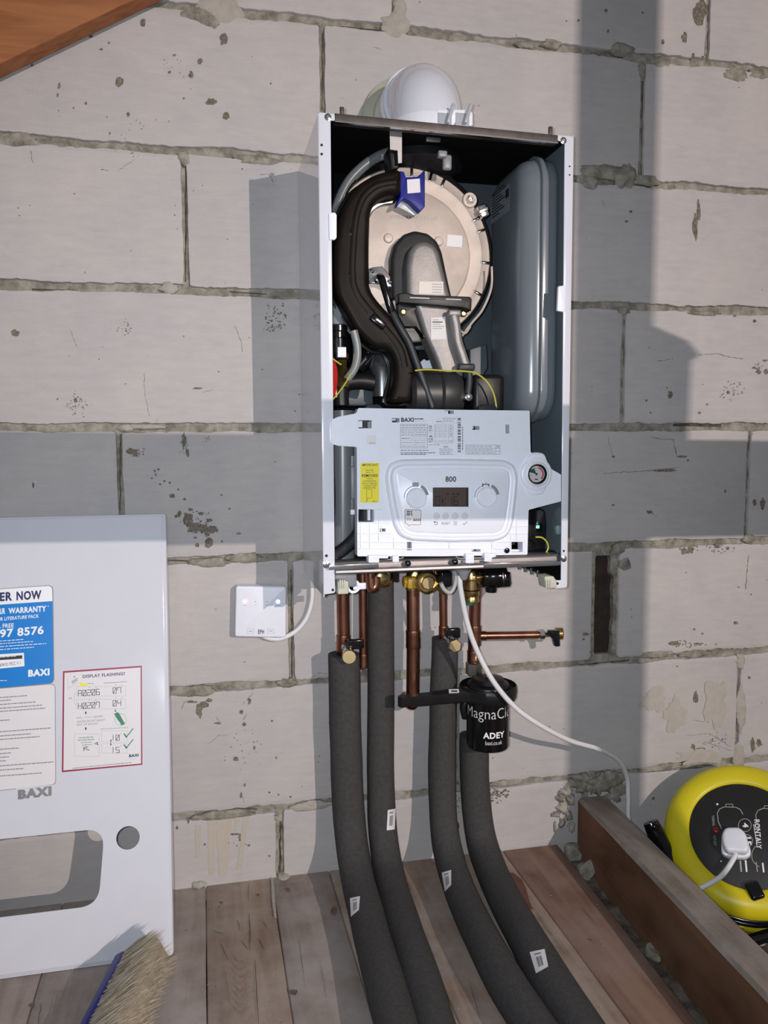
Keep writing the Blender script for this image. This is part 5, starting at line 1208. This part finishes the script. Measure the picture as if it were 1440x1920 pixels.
# lettering wrapped round the can
phi0 = math.atan2(CAM.y - fcy, CAM.x - fcx)
def wrap_text(mb, s, t0, t1, zlo, zhi, m, bold=0.0):
    # t: angle in degrees round the can from the side nearest the viewer, rightwards positive
    vs, f, _ = text_data(s, bold); out = []
    for a, b in vs:
        t = phi0 + R(t0 + (t1 - t0) * a)
        out.append((fcx + (RB + .0004) * math.cos(t), fcy + (RB + .0004) * math.sin(t), zlo + (zhi - zlo) * b))
    mb.add(out, f, m, False)
def zc(py): return PX(916, py, fcy - RB).z
wm = mat('filter_white_print', (.62, .62, .62), .5, var=.02)
c = MB(); wrap_text(c, 'MagnaClean', -66, 104, zc(1356), zc(1330), wm, -.008); c.build('lettering', mf)
c = MB(); wrap_text(c, 'Micro', 66, 104, zc(1361), zc(1351), greyink); c.build('lettering', mf)
c = MB(); wrap_text(c, 'ADEY', -12, 48, zc(1386), zc(1374.5), winks, .03); c.build('lettering', mf)
c = MB(); wrap_text(c, 'baxi.co.uk', -6, 40, zc(1398), zc(1390.5), wm, .005); c.build('lettering', mf)
# spanner resting on the canister
sp = thing('filter_spanner', (fcx - .05, fcy, zt2 - .01), 'black plastic filter spanner lying round the filter, arm pointing left', 'spanner')
c = MB(); ys = -.118
zs = PX(850, 1308, ys).z
ax = PX(745, 1308, ys).x - fcx
arm = [(fcx + ax + .005, ys - .006), (fcx + ax, ys), (fcx + ax + .005, ys + .008), (fcx - .09, ys + .010), (fcx - .04, ys + .020), (fcx - .02, ys + .03), (fcx - .02, ys - .032), (fcx - .045, ys - .012), (fcx - .09, ys - .009)]
c.prism(roundpoly(arm, .006, 4), -.0, .018, black, .003, F=lambda a, y, b: Vector((a, b, zs - .006 + y + (a - fcx) * .02)))
c.build('spanner_arm', sp, sharp=50)
c = MB(); c.lathe((fcx, fcy, zs - .010), (0, 0, 1), [(RB + .0012, .0), (.0478, .0), (.0495, .004), (.0505, .014), (.0495, .022), (.0478, .024), (.0478, .016), (RB + .0012, .012)], black, 56); c.build('spanner_ring', sp)
c = MB(); cv = Canvas(c, (0, ys - .0145, 0), off=.0006); cv.poly([(841, 1292), (860, 1291.5), (861, 1299), (842, 1300)], mat('grey_tag', (.42, .42, .43), .5)); cv.rect(846, 1294, 857, 1297, ink, 2); c.build('small_sticker', sp)

# ================================================================== front cover standing against the wall
o_c = Vector((-0.0610, -0.1920, ZF + 0.001)); up_c = Vector((0, 0.144, 0.664)).normalized(); n_c = Vector((0, -up_c.z, up_c.y))
cover = thing('boiler_cover', (-0.26, -0.17, ZF), 'white metal boiler front cover leaning on the wall, with window cutout and stickers', 'boiler cover')
def FC(x, y, z): return o_c + Vector((1, 0, 0)) * x - n_c * y + up_c * z
def CV(px, py): p = PP(px, py, o_c, n_c) - o_c; return p.x, p.dot(up_c)
H_ = CV(318, 962)[1]
out = rrect(-0.395, 0.0, 0.0, H_, 0.006, 4)
wp = [CV(*q) for q in [(0, 1574), (160, 1557), (195, 1580), (191, 1650), (186, 1690), (150, 1702), (0, 1716)]]
wl = -0.395 - (wp[1][0]) * 1.0
zt_w, zb_w = wp[1][1], wp[5][1]; xr_t, xr_b = wp[2][0], wp[4][0]
win = roundpoly([(-0.395 - xr_t + .003, zb_w), (xr_b - .001, zb_w), (xr_t + .001, zt_w), (-0.395 - xr_t, zt_w)], .028, 8)
hc_ = CV(240, 1571); hr = CV(262, 1571)[0] - hc_[0]
hol = [win, circ(hc_[0], hc_[1], hr, 32)]
c = MB(); n = len(out); RR = 0.007; rings = []
for k in range(5):
    t = math.pi / 2 * k / 4; rings.append((inset(out, RR * (1 - math.sin(t))), RR * (1 - math.cos(t))))
rings += [(list(out), .034), (inset(out, .0015), .034), (inset(out, .0015), .0016)]
vs = []
for o, y in rings: vs += [FC(a, y, b) for a, b in o]
fs = [(i * n + k, i * n + (k + 1) % n, (i + 1) * n + (k + 1) % n, (i + 1) * n + k) for i in range(len(rings) - 1) for k in range(n)]
nside = len(fs); hb = []
for h in hol:
    b0 = len(vs); k0 = len(h); vs += [FC(a, 0, b) for a, b in h] + [FC(a, .0016, b) for a, b in h]
    fs += [(b0 + k, b0 + k0 + k, b0 + k0 + (k + 1) % k0, b0 + (k + 1) % k0) for k in range(k0)]; hb.append((b0, k0))
nside = len(fs)
for ringp, base, which in ((rings[0][0], 0, 0), (rings[-1][0], (len(rings) - 1) * n, 1)):
    loops = [[Vector((a, b, 0)) for a, b in ringp]] + [[Vector((a, b, 0)) for a, b in h] for h in hol]
    idx = [base + k for k in range(n)]
    for b0, k0 in hb: idx += [b0 + which * k0 + k for k in range(k0)]
    for t in tessellate_polygon(loops): fs.append(tuple(idx[q] for q in t))
c.add(vs, fs, white)
for k in range(nside, len(fs)): c.sm[k] = False
c.build('cover_shell', cover, sharp=30)
def canv(): 
    m_ = MB(); return m_, Canvas(m_, o_c, (1, 0, 0), up_c, 0.0003)
s0 = -0.085   # the stickers' printed lines rise to the right
# blue registration sticker
c, cv = canv()
cv.poly([(-120, 1112), (93, 1097), (99, 1101), (100, 1108), (102, 1274), (99, 1280), (94, 1282), (-120, 1302)], greyink, .6)
cv.poly([(-120, 1113), (92, 1098.5), (97, 1102), (98, 1108), (98.5, 1127), (-120, 1142)], winks, 1.2)
cv.poly([(-120, 1142), (98.5, 1127), (100.5, 1273), (98, 1279), (93, 1281), (-120, 1301)], skyb, 1.2)
def st(t, x0, y0, x1, y1, m, bold=0.0, sl=s0): cv.text(t, x0, y0, x1, y1, m, bold, 2.0, sl)
st('ORDER NOW', -52, 1116, 78, 1137, navy, .035) if False else None
cv.quadtext('ER', (0, 1111), (23, 1109.5), (0, 1127.5), navy, .04, 2)
cv.quadtext('NOW', (31, 1109), (78, 1106.5), (31, 1126), navy, .04, 2)
cv.quadtext('UR', (0, 1141), (10, 1140), (0, 1152), winks, .04, 2); cv.quadtext('WARRANTY', (16, 1140), (87, 1135.5), (16, 1151), winks, .04, 2); cv.disc(90.5, 1136.5, 1, winks, 2, 8)
cv.quadtext('UR LITERATURE PACK', (-4, 1158), (73, 1151.5), (-4, 1164.5), winks, .02, 2)
cv.quadtext('L FREE', (-3, 1170), (26, 1168.5), (-3, 1178), winks, .02, 2)
cv.quadtext('97 8576', (0, 1180), (82, 1173), (0, 1196), winks, .03, 2)
for y, x1 in ((1202, 45), (1207, 62), (1212.5, 87), (1218, 64)): cv.dashes(0, x1, y, 1.3, winks, 2, -.07)
cv.poly([(-5, 1227), (45, 1224), (46, 1249), (-5, 1254)], winks, 2); cv.poly([(-5, 1232), (42, 1228.5), (42, 1235), (-5, 1238)], ink, 2.6); cv.dashes(0, 30, 1232.5, .9, winks, 3, -.07)
cv.quadtext('60410119CC-Y-1', (0, 1243.5), (38.5, 1239.5), (0, 1250), ink, .0, 2.6)
cv.quadtext('BAXI', (53, 1256), (93, 1253), (53, 1269), winks, .05, 2); cv.dashes(0, 13, 1276, 1, winks, 2)
c.build('blue_sticker', cover)
tag(bpy.data.objects['blue_sticker'], 'blue and white registration sticker')
# white checklist sticker
c, cv = canv()
cv.poly([(-120, 1300), (96, 1282), (102, 1284), (104, 1290), (105, 1462), (104, 1469), (99, 1472), (-120, 1496)], greyink, .6)
cv.poly([(-120, 1301.2), (95.5, 1283.2), (101, 1285), (102.8, 1290), (103.8, 1462), (102.8, 1468), (98.5, 1470.8), (-120, 1494.8)], paper, 1.2)
for y, x1 in ((1308, 51), (1314, 21), (1321, 67), (1328, 79), (1334, 87), (1351, 18), (1372, 95), (1380, 58), (1386.5, 76), (1405, 36), (1413, 21), (1420, 17), (1427, 12), (1436, 100), (1444, 45), (1455, 78)):
    cv.dashes(0, x1, y, 1.9, greyink, 2, -.075, gap=.2)
c.build('checklist_sticker', cover)
# red-bordered sticker
c, cv = canv()
cv.poly([(118, 1258.5), (266, 1248), (267, 1434), (116, 1448)], crim, .6); cv.poly([(121, 1261.5), (263.5, 1251.5), (264.5, 1431.5), (119, 1444.5)], paper, 1.2)
def qt(t, x0, y0, x1, y1, m, bold=0.0, sl=-.072): cv.quadtext(t, (x0, y0), (x1, y0 + (x1 - x0) * sl), (x0, y1), m, bold, 2)
qt('DISPLAY FLASHING?', 155, 1265.5, 234.5, 1271.5, navy, .02)
cv.line([(127, 1272), (128, 1292)], .8, lightink, 2); cv.poly([(134, 1277), (145, 1270), (146, 1276), (135, 1283)], lightink, 2); cv.line([(138, 1270), (141, 1268)], 1, ink, 2); cv.line([(129, 1290), (145, 1280)], .8, lightink, 2)
cv.poly([(147, 1278), (156, 1282), (165, 1281), (165, 1285), (152, 1287)], yell, 2); cv.dashes(165, 178, 1281.5, .8, crim, 2)
cv.line([(195, 1281), (238, 1278)], .8, crim, 2)
def seg(x, y, w, h, ch):
    D = {'A': 'abcefg', '0': 'abcdefz', '2': 'abdeg', '6': 'acdefg', 'H': 'bcefg', '7': 'abcf', '4': 'bcfg', '1': 'bc', '5': 'acdfg'}[ch]
    S = {'a': ((0, 0), (w, 0)), 'b': ((w, 0), (w, h / 2)), 'c': ((w, h / 2), (w, h)), 'd': ((0, h), (w, h)), 'e': ((0, h / 2), (0, h)), 'f': ((0, 0), (0, h / 2)), 'g': ((0, h / 2), (w, h / 2)), 'z': ((0, h), (w, 0))}
    for q in D: (a, b), (e, f) = S[q]; cv.line([(x + a, y + b), (x + e, y + f)], 1.0, ink, 2)
for y, t1, t2 in ((1293, 'A0206', '07'), (1317, 'H0207', '04')):
    for k, ch in enumerate(t1): seg(147 + k * 8.4, y + 1.5 - k * .6, 6, 10.5, ch)
    for k, ch in enumerate(t2): seg(212 + k * 8.6, y - 3.5 - k * .6, 6.2, 10.5, ch)
    for x, dy in ((168, -4.5), (180, -4), (217, -9), (228, -8)): cv.disc(x, y + dy, .9, greyink, 2, 8)
cv.frame(144, 1287, 236, 1305, .6, lightink, 1.8); cv.frame(144, 1311, 236, 1329, .6, lightink, 1.8)
cv.line([(144, 1300), (139.5, 1300.5), (139.5, 1321), (144, 1321)], .6, lightink, 2); qt('OR', 128, 1308, 135, 1311, crim)
for y in (1334, 1363.5): cv.poly([(160, y), (162, y), (162.6, y + 3), (161, y + 6), (159.4, y + 3)], ink, 2)
qt('PULL', 144, 1344.5, 155, 1348, greyink); qt('GREEN', 157, 1343.5, 173, 1347, lightink); qt('LEVER', 176, 1342.2, 193, 1346, greyink)
qt('UNDER FRONT RIGHT', 144, 1351.5, 197, 1355.5, greyink); qt('SIDE OF BOILER', 144, 1357.5, 184, 1361, greyink)
cv.line([(216, 1329), (216.5, 1334)], .8, ink, 2); cv.poly([(214.5, 1332.5), (218.5, 1332), (216.6, 1335)], ink, 2)
cv.ring(226, 1349, 10.5, 11.5, lightink, 2); cv.poly([(214, 1338.5), (220, 1335), (224, 1338), (232, 1353), (234.5, 1357), (228, 1360.5), (225, 1354.5), (221, 1350)], green, 2.6)
cv.frame(140, 1376, 186, 1418, .6, lightink, 2)
for k, (a, b) in enumerate(((148, 176), (146, 178), (152, 173), (154, 172))): cv.dashes(a, b, 1383.5 + k * 4.5, 1.2, green if k < 2 else greyink, 2, -.06, gap=.2)
cv.line([(157, 1401), (165, 1400.5)], 1.2, ink, 2); cv.line([(157, 1404), (163, 1403.5)], 1.2, ink, 2); cv.line([(157.5, 1401), (157.5, 1407.5)], 1.2, ink, 2); cv.rect(162, 1405, 168, 1407, greyink, 2)
cv.poly([(176, 1394.5), (183, 1391), (184, 1397)], ink, 2); cv.poly([(178, 1394.5), (181.5, 1392.8), (182, 1395.8)], paper, 2.6)
cv.frame(191, 1370, 238, 1391, .6, lightink, 2); cv.frame(191, 1394, 238, 1412, .6, lightink, 2); cv.dashes(188, 240, 1367, .9, greyink, 2, -.06, gap=.2)
cv.line([(208, 1388), (208, 1396)], 1, ink, 2); cv.poly([(206.5, 1389), (209.5, 1389), (208, 1385.5)], ink, 2); cv.poly([(206.5, 1395), (209.5, 1395), (208, 1398.5)], ink, 2)
for y, t1 in ((1378, '10'), (1401, '15')):
    for k, ch in enumerate(t1): seg(206 + k * 11.5, y, 6.2, 10, ch)
    cv.disc(227, y - 3, .9, greyink, 2, 8)
for y in (1366, 1386.5): cv.line([(233, y + 10), (237, y + 16)], 2.6, green, 2); cv.line([(237, y + 16), (249.5, y)], 1.8, green, 2)
cv.quadtext('BAXI', (242, 1414.5), (260, 1412.8), (242, 1420), navy, .05, 2); cv.dashes(243, 259, 1423, .6, lightink, 2)
cv.dashes(136, 248, 1440.5, 1.4, greyink, 2, -.1, gap=.2)
c.build('red_bordered_sticker', cover)
# raised maker's badge
c, cv = canv()
cv.poly([(30, 1478), (103, 1471), (104, 1497), (29, 1503)], mat('clear_badge_film', (.66, .66, .68), .15, var=.01), 1.0)
cv.quadtext('BAXI', (34, 1481), (97, 1473.5), (34, 1499), silver, .07, 3)
c.build('badge', cover)

# ================================================================== wireless receiver and its cable
rcv = thing('heating_receiver', PX(489, 1196, -.013), 'small square white receiver box on the wall with red and blue lights', 'receiver box')
yr = -.027; c = MB()
c.prism(roundpoly(pxo([(442.5, 1099), (537, 1100), (536.5, 1196), (440.5, 1194)], yr), .005, 5), yr, -.004, wplas, .0025); bx_ = c.build('receiver_body', rcv)
for px, m, nm in ((459, ledr, 'red_light'), (521.5, ledb, 'blue_light')):
    c = MB(); c.lathe(PX(px, 1128, yr), (0, -1, 0), [(.0030, -.0002), (.0030, .0006), (.0018, .0009), (.0005, .0009)], m, 16); c.build(nm, rcv)
c = MB(); cv = Canvas(c, (0, yr, 0), off=.0003)
for x in (479, 501): cv.line([(x - 1, 1128), (x + 1, 1128)], 1.2, greyink); cv.line([(x - 2, 1134), (x + 2, 1134)], 1, lightink)
for x in (459, 521): cv.line([(x - 4, 1135), (x + 4, 1135)], 1, lightink)
cv.text('EPH', 484, 1180.5, 495, 1188.5, ink, .02); cv.frame(464, 1179, 476, 1187.5, .6, lightink); cv.line([(467, 1183.5), (473, 1183.5)], 1, greyink); cv.frame(501, 1179, 514, 1187.5, .6, lightink); cv.line([(504, 1183), (511, 1183)], 1, greyink)
c.build('button_print', rcv)
c = MB(); c.tube([PX(490, 1190, -.012), PX(505, 1197, -.012), PX(528, 1197, -.012), PX(555, 1183, -.012), PX(574, 1160, -.012), PX(584, 1130, -.012), PX(585.5, 1100, -.012), Vector((.1795, -.013, -.01)), Vector((.185, -.013, .015))], .0042, wcord, 14, 8)
c.build('receiver_cable', label='white cable curving from the receiver box up into the boiler', cat='cable')

# ================================================================== extension reel on the rubble
nr = Vector((-.417, -.546, .722)).normalized()
rc = PX(1398, 1565, -.178)
ur = Vector((1, 0, 0)); ur = (ur - nr * ur.dot(nr)).normalized(); vr = nr.cross(ur)
reel = thing('extension_reel', (rc.x + .03, rc.y + .05, -.70), 'yellow and black extension cable reel lying against the wall right of the joist', 'cable reel')
R1 = 0.139; ax_ = -nr
fr = PP(1405, 1567, rc, nr)
c = MB(); c.lathe(rc, ax_, [(.094, .003), (.096, -.002), (.100, -.004), (.112, -.006), (.125, -.003), (.134, .004), (R1, .014), (R1, .020), (.134, .026), (.090, .028)], yreel, 72); c.build('front_flange', reel, sharp=60)
c = MB(); c.lathe(rc + ax_ * .080, ax_, [(.085, -.006), (.132, -.006), (R1, 0), (R1, .008), (.128, .016), (.05, .018), (.001, .018)], yreel, 72); c.build('rear_flange', reel, sharp=60)
c = MB(); c.lathe(rc + ax_ * .028, ax_, [(.090, 0), (.090, .050)], yreel, 48); c.build('drum', reel)
c = MB(); c.lathe(rc, ax_, [(.0948, .006), (.0948, .000), (.0925, -.0015), (.001, -.0015)], mat('matt_black_face', (.012, .012, .013), .55, var=.1), 64); face = c.build('socket_face', reel)
of = rc - ax_ * .0015
c = MB(); cv = Canvas(c, of, ur, vr, .0004)
lg = mat('pale_green_print', (.36, .38, .30), .5, var=.03)
for x0, y0, rot in ((1344, 1513, 0), (1416, 1516, 0)):
    pts = [(x0 + 9, y0 + 41), (x0 + 3, y0 + 28), (x0 + 1, y0 + 12), (x0 + 5, y0 + 4), (x0 + 14, y0), (x0 + 36, y0 + 1), (x0 + 44, y0 + 5), (x0 + 49, y0 + 14)]
    cv.line(pts, 1.4, lg)
    cv.frame(x0 + 17, y0 - 5, x0 + 30, y0, 1.1, lg); c.build('socket_outline', face); c = MB(); cv = Canvas(c, of, ur, vr, .0004)
cv.ring(1432, 1604, 22, 23.2, lg, 1, 110, 250); c.build('socket_outline', face); c = MB(); cv = Canvas(c, of, ur, vr, .0004)
cv.ring(1396.5, 1547.5, 11.5, 12.6, lg); cv.ring(1399, 1577, 11.5, 12.6, lg)
def down(t, x0, x1, y0, y1, m, bold=0.0, sk=.08):
    # lettering that reads downwards, tops of the letters to the right
    h = (y1 - y0) * sk
    cv.quadtext(t, (x1, y0), (x1 + h, y1), (x0, y0), m, bold, 2)
down('4', 1392, 1403, 1543, 1552, winks, .03); down('15', 1397, 1408, 1570, 1585, winks, .03)
c.build('rating_circles', face); c = MB(); cv = Canvas(c, of, ur, vr, .0004); down('RONTALY', 1414, 1424, 1537, 1592, winks, .02)
cv.line([(1413, 1546), (1418, 1576)], 1.2, winks)
c.build('lettering', face); c = MB(); cv = Canvas(c, of, ur, vr, .0004); down('THERMAL', 1334.5, 1339, 1529, 1549, lg, .0); c.build('caption', face); c = MB(); cv = Canvas(c, of, ur, vr, .0004); down('CUT-OUT', 1337.5, 1342, 1567, 1586, lg, .0)
c.build('caption', face); c = MB(); cv = Canvas(c, of, ur, vr, .0004)
for x, y0, y1 in ((1388, 1615, 1634), (1398, 1614, 1634), (1418, 1617, 1634), (1430, 1619, 1635)): cv.line([(x, y0), (x + 2, y1)], 3.2 if x != 1418 else 2, winks if x in (1398, 1430) else lg)
c.build('caption_bars', face); c = MB(); cv = Canvas(c, of, ur, vr, .0004); cv.disc(1345, 1508, 2, winks, 1, 10); cv.disc(1352, 1615, 1.6, winks, 1, 10)
c.build('rivet_mark', face)
c = MB(); p = PP(1342, 1557, of, nr); c.lathe(p, nr, [(.0055, 0), (.0055, .002), (.004, .0035), (.001, .004)], mat('red_button', (.25, .01, .02), .35), 20); c.build('reset_button', face)
c = MB(); cv = Canvas(c, rc + nr * .006, ur, vr, .0)
q = [cv.P(*cv.uv(*a)) for a in ((1403, 1655), (1426, 1655), (1428, 1682), (1420, 1688), (1403, 1684))]
M_ = Matrix((ur, nr, vr)).transposed(); c.box(PP(1415, 1671, rc + nr * .004, nr), (.024, .016, .030), gblack, .005, M_); c.build('winder_grip', reel)
# black flex wound between the flanges
for k, (rad, h) in enumerate(((.128, .036), (.131, .047), (.127, .058), (.130, .068))):
    c = MB(); u_, v_, d_ = axis_frame(ax_)
    c.tube([rc + ax_ * (h + .003 * math.sin(a * 2 * math.pi / 40)) + (u_ * math.cos(a * 2 * math.pi / 40) + v_ * math.sin(a * 2 * math.pi / 40)) * rad for a in range(41)], .0052, gblack, 10, 0, False); c.build('wound_flex', reel)
# carrying frame: black arm at the left, and foot
c = MB(); A_ = [PX(a, b, y) for a, b, y in ((1219, 1541, -.10), (1231, 1566, -.11), (1246, 1594, -.12), (1268, 1626, -.14), (1294, 1660, -.17), (1320, 1700, -.19))]
c.tube(A_, [.013, .0165, .0165, .010, .009, .009], gblack, 14, 6); c.box((A_[0] + A_[1]) / 2 + Vector((0, -.004, 0)), (.02, .022, .03), gblack, .008)
c.box(PX(1272, 1590, -.10), (.055, .012, .010), gblack, .003); c.build('frame_arm', reel)
c = MB(); c.tube([rc + ax_ * .05 - vr * .148 - ur * .09, rc + ax_ * .05 - vr * .148 + ur * .10], .010, gblack, 14, 0); c.build('frame_foot', reel)

# plug and power cord
up_img = (PP(1385, 1545, of, nr) - PP(1392, 1605, of, nr)).normalized(); rt_img = up_img.cross(nr).normalized()
pc = PP(1378, 1588, of + nr * .0, nr)
plug = thing('mains_plug', pc, 'white three-pin mains plug pushed into the yellow reel', 'plug')
def FP(lift): return lambda x, y, z: pc + rt_img * x + up_img * z - nr * (y) + nr * lift
c = MB(); c.prism(roundpoly([(-.020, .020), (.018, .020), (.025, -.006), (.024, -.016), (.014, -.022), (-.014, -.022), (-.024, -.016), (-.023, -.004)], .006), -.010, 0.0, wplas, .003, F=FP(.0005)); c.build('plug_base', plug)
c = MB(); c.prism(roundpoly([(-.021, .012), (-.014, .025), (.010, .027), (.020, .016), (.022, -.010), (.016, -.018), (-.016, -.018), (-.021, -.006)], .008), -.026, -.009, wplas, .006, F=FP(.0005)); c.build('plug_cap', plug)
e0 = pc + nr * .016 - up_img * .018
C = [(868, 1064, -.20), (862, 1085, -.20), (866, 1120, -.19), (878, 1175, -.175), (898, 1228, -.168), (928, 1282, -.165), (968, 1328, -.160), (1015, 1361, -.150), (1070, 1389, -.125), (1120, 1404, -.09), (1158, 1425, -.05), (1175, 1455, -.030), (1178, 1495, -.028), (1179, 1540, -.035)]
P = [PX(*q) for q in C] 
P += [Vector((.80, -.05, -.60)), Vector((.775, -.10, -.655)), Vector((.765, -.20, -.662)), Vector((.80, -.30, -.655))]
P += [PP(1284, 1678, of + nr * .014, nr), PP(1310, 1667, of + nr * .018, nr), PP(1332, 1656, of + nr * .019, nr), PP(1352, 1643, of + nr * .018, nr), PP(1367, 1624, of + nr * .016, nr), e0]
c = MB(); c.tube(P, .0044, wcord, 14, 8)
c.build('power_cord', label='long white power cord drooping from the boiler to the plug in the reel', cat='cable')
c = MB(); c.lathe(PX(868, 1070, -.20), (0, 0, -1), [(.013, -.006), (.013, 0), (.010, .004), (.007, .012), (.0055, .014)], mgrey, 20); c.build('cord_grommet', boiler)

# ================================================================== broom head at the lower left
A_ = PZ(186, 1918, ZF + .03); B_ = PZ(240, 1806, ZF + .03)
d = (B_ - A_); d.z = 0; ln = d.length; d.normalize(); A_ = A_ - d * .16; ln += .16
sd = Vector((d.y, -d.x, 0)); bd = (sd * .88 + Vector((0, 0, .47))).normalized(); nb = d.cross(bd).normalized()
broom = thing('broom_head', ((A_ + B_) / 2).to_tuple()[:2] + (ZF,), 'blue broom head with pale bristles lying on the boards at the lower left', 'broom')
M_ = Matrix((d, bd, nb)).transposed()
ctr = A_ + d * ln / 2; ctr.z = ZF + .0275
c = MB(); c.box(ctr, (ln, .018, .046), blue, .004, M_); c.build('broom_block', broom)
brm = mat('straw_bristle', (.47, .39, .28), .7, c2=(.30, .25, .175), vscale=60); brm2 = mat('pale_bristle', (.52, .46, .37), .7, var=.1)
c = MB(); g = random.Random(5)
c.prism(roundpoly([(-ln / 2 + .004, .004), (ln / 2 - .004, .004), (ln / 2 + .002, .058), (-ln / 2 - .002, .058)], .004), -.019, .019, brm, .006, F=lambda x, y, z: ctr + d * x + bd * z + nb * y)
for k in range(5200):
    s_ = g.uniform(-ln / 2 + .002, ln / 2 - .002); q = g.uniform(-.021, .021)
    if abs(q) < .012 and g.random() < .55: q = math.copysign(g.uniform(.017, .0225), q)
    b = ctr + d * s_ + nb * q + bd * .007
    e = b + bd * g.uniform(.050, .068) + d * g.gauss(0, .007) + nb * (q * .25 + g.gauss(0, .004))
    if e.z < ZF + .001: e.z = ZF + .001
    if b.z < ZF + .001: b.z = ZF + .001
    w_ = (d * math.cos(k) + nb * math.sin(k)) * .00055
    c.add([b + w_, b - w_, (b + e) / 2 + w_ + Vector((g.gauss(0, .001), 0, g.gauss(0, .001))), (b + e) / 2 - w_, e], [(0, 1, 3, 2), (2, 3, 4)], brm if g.random() < .6 else brm2, False)
bo_ = c.build('bristles', broom, kind='stuff', recalc=False)
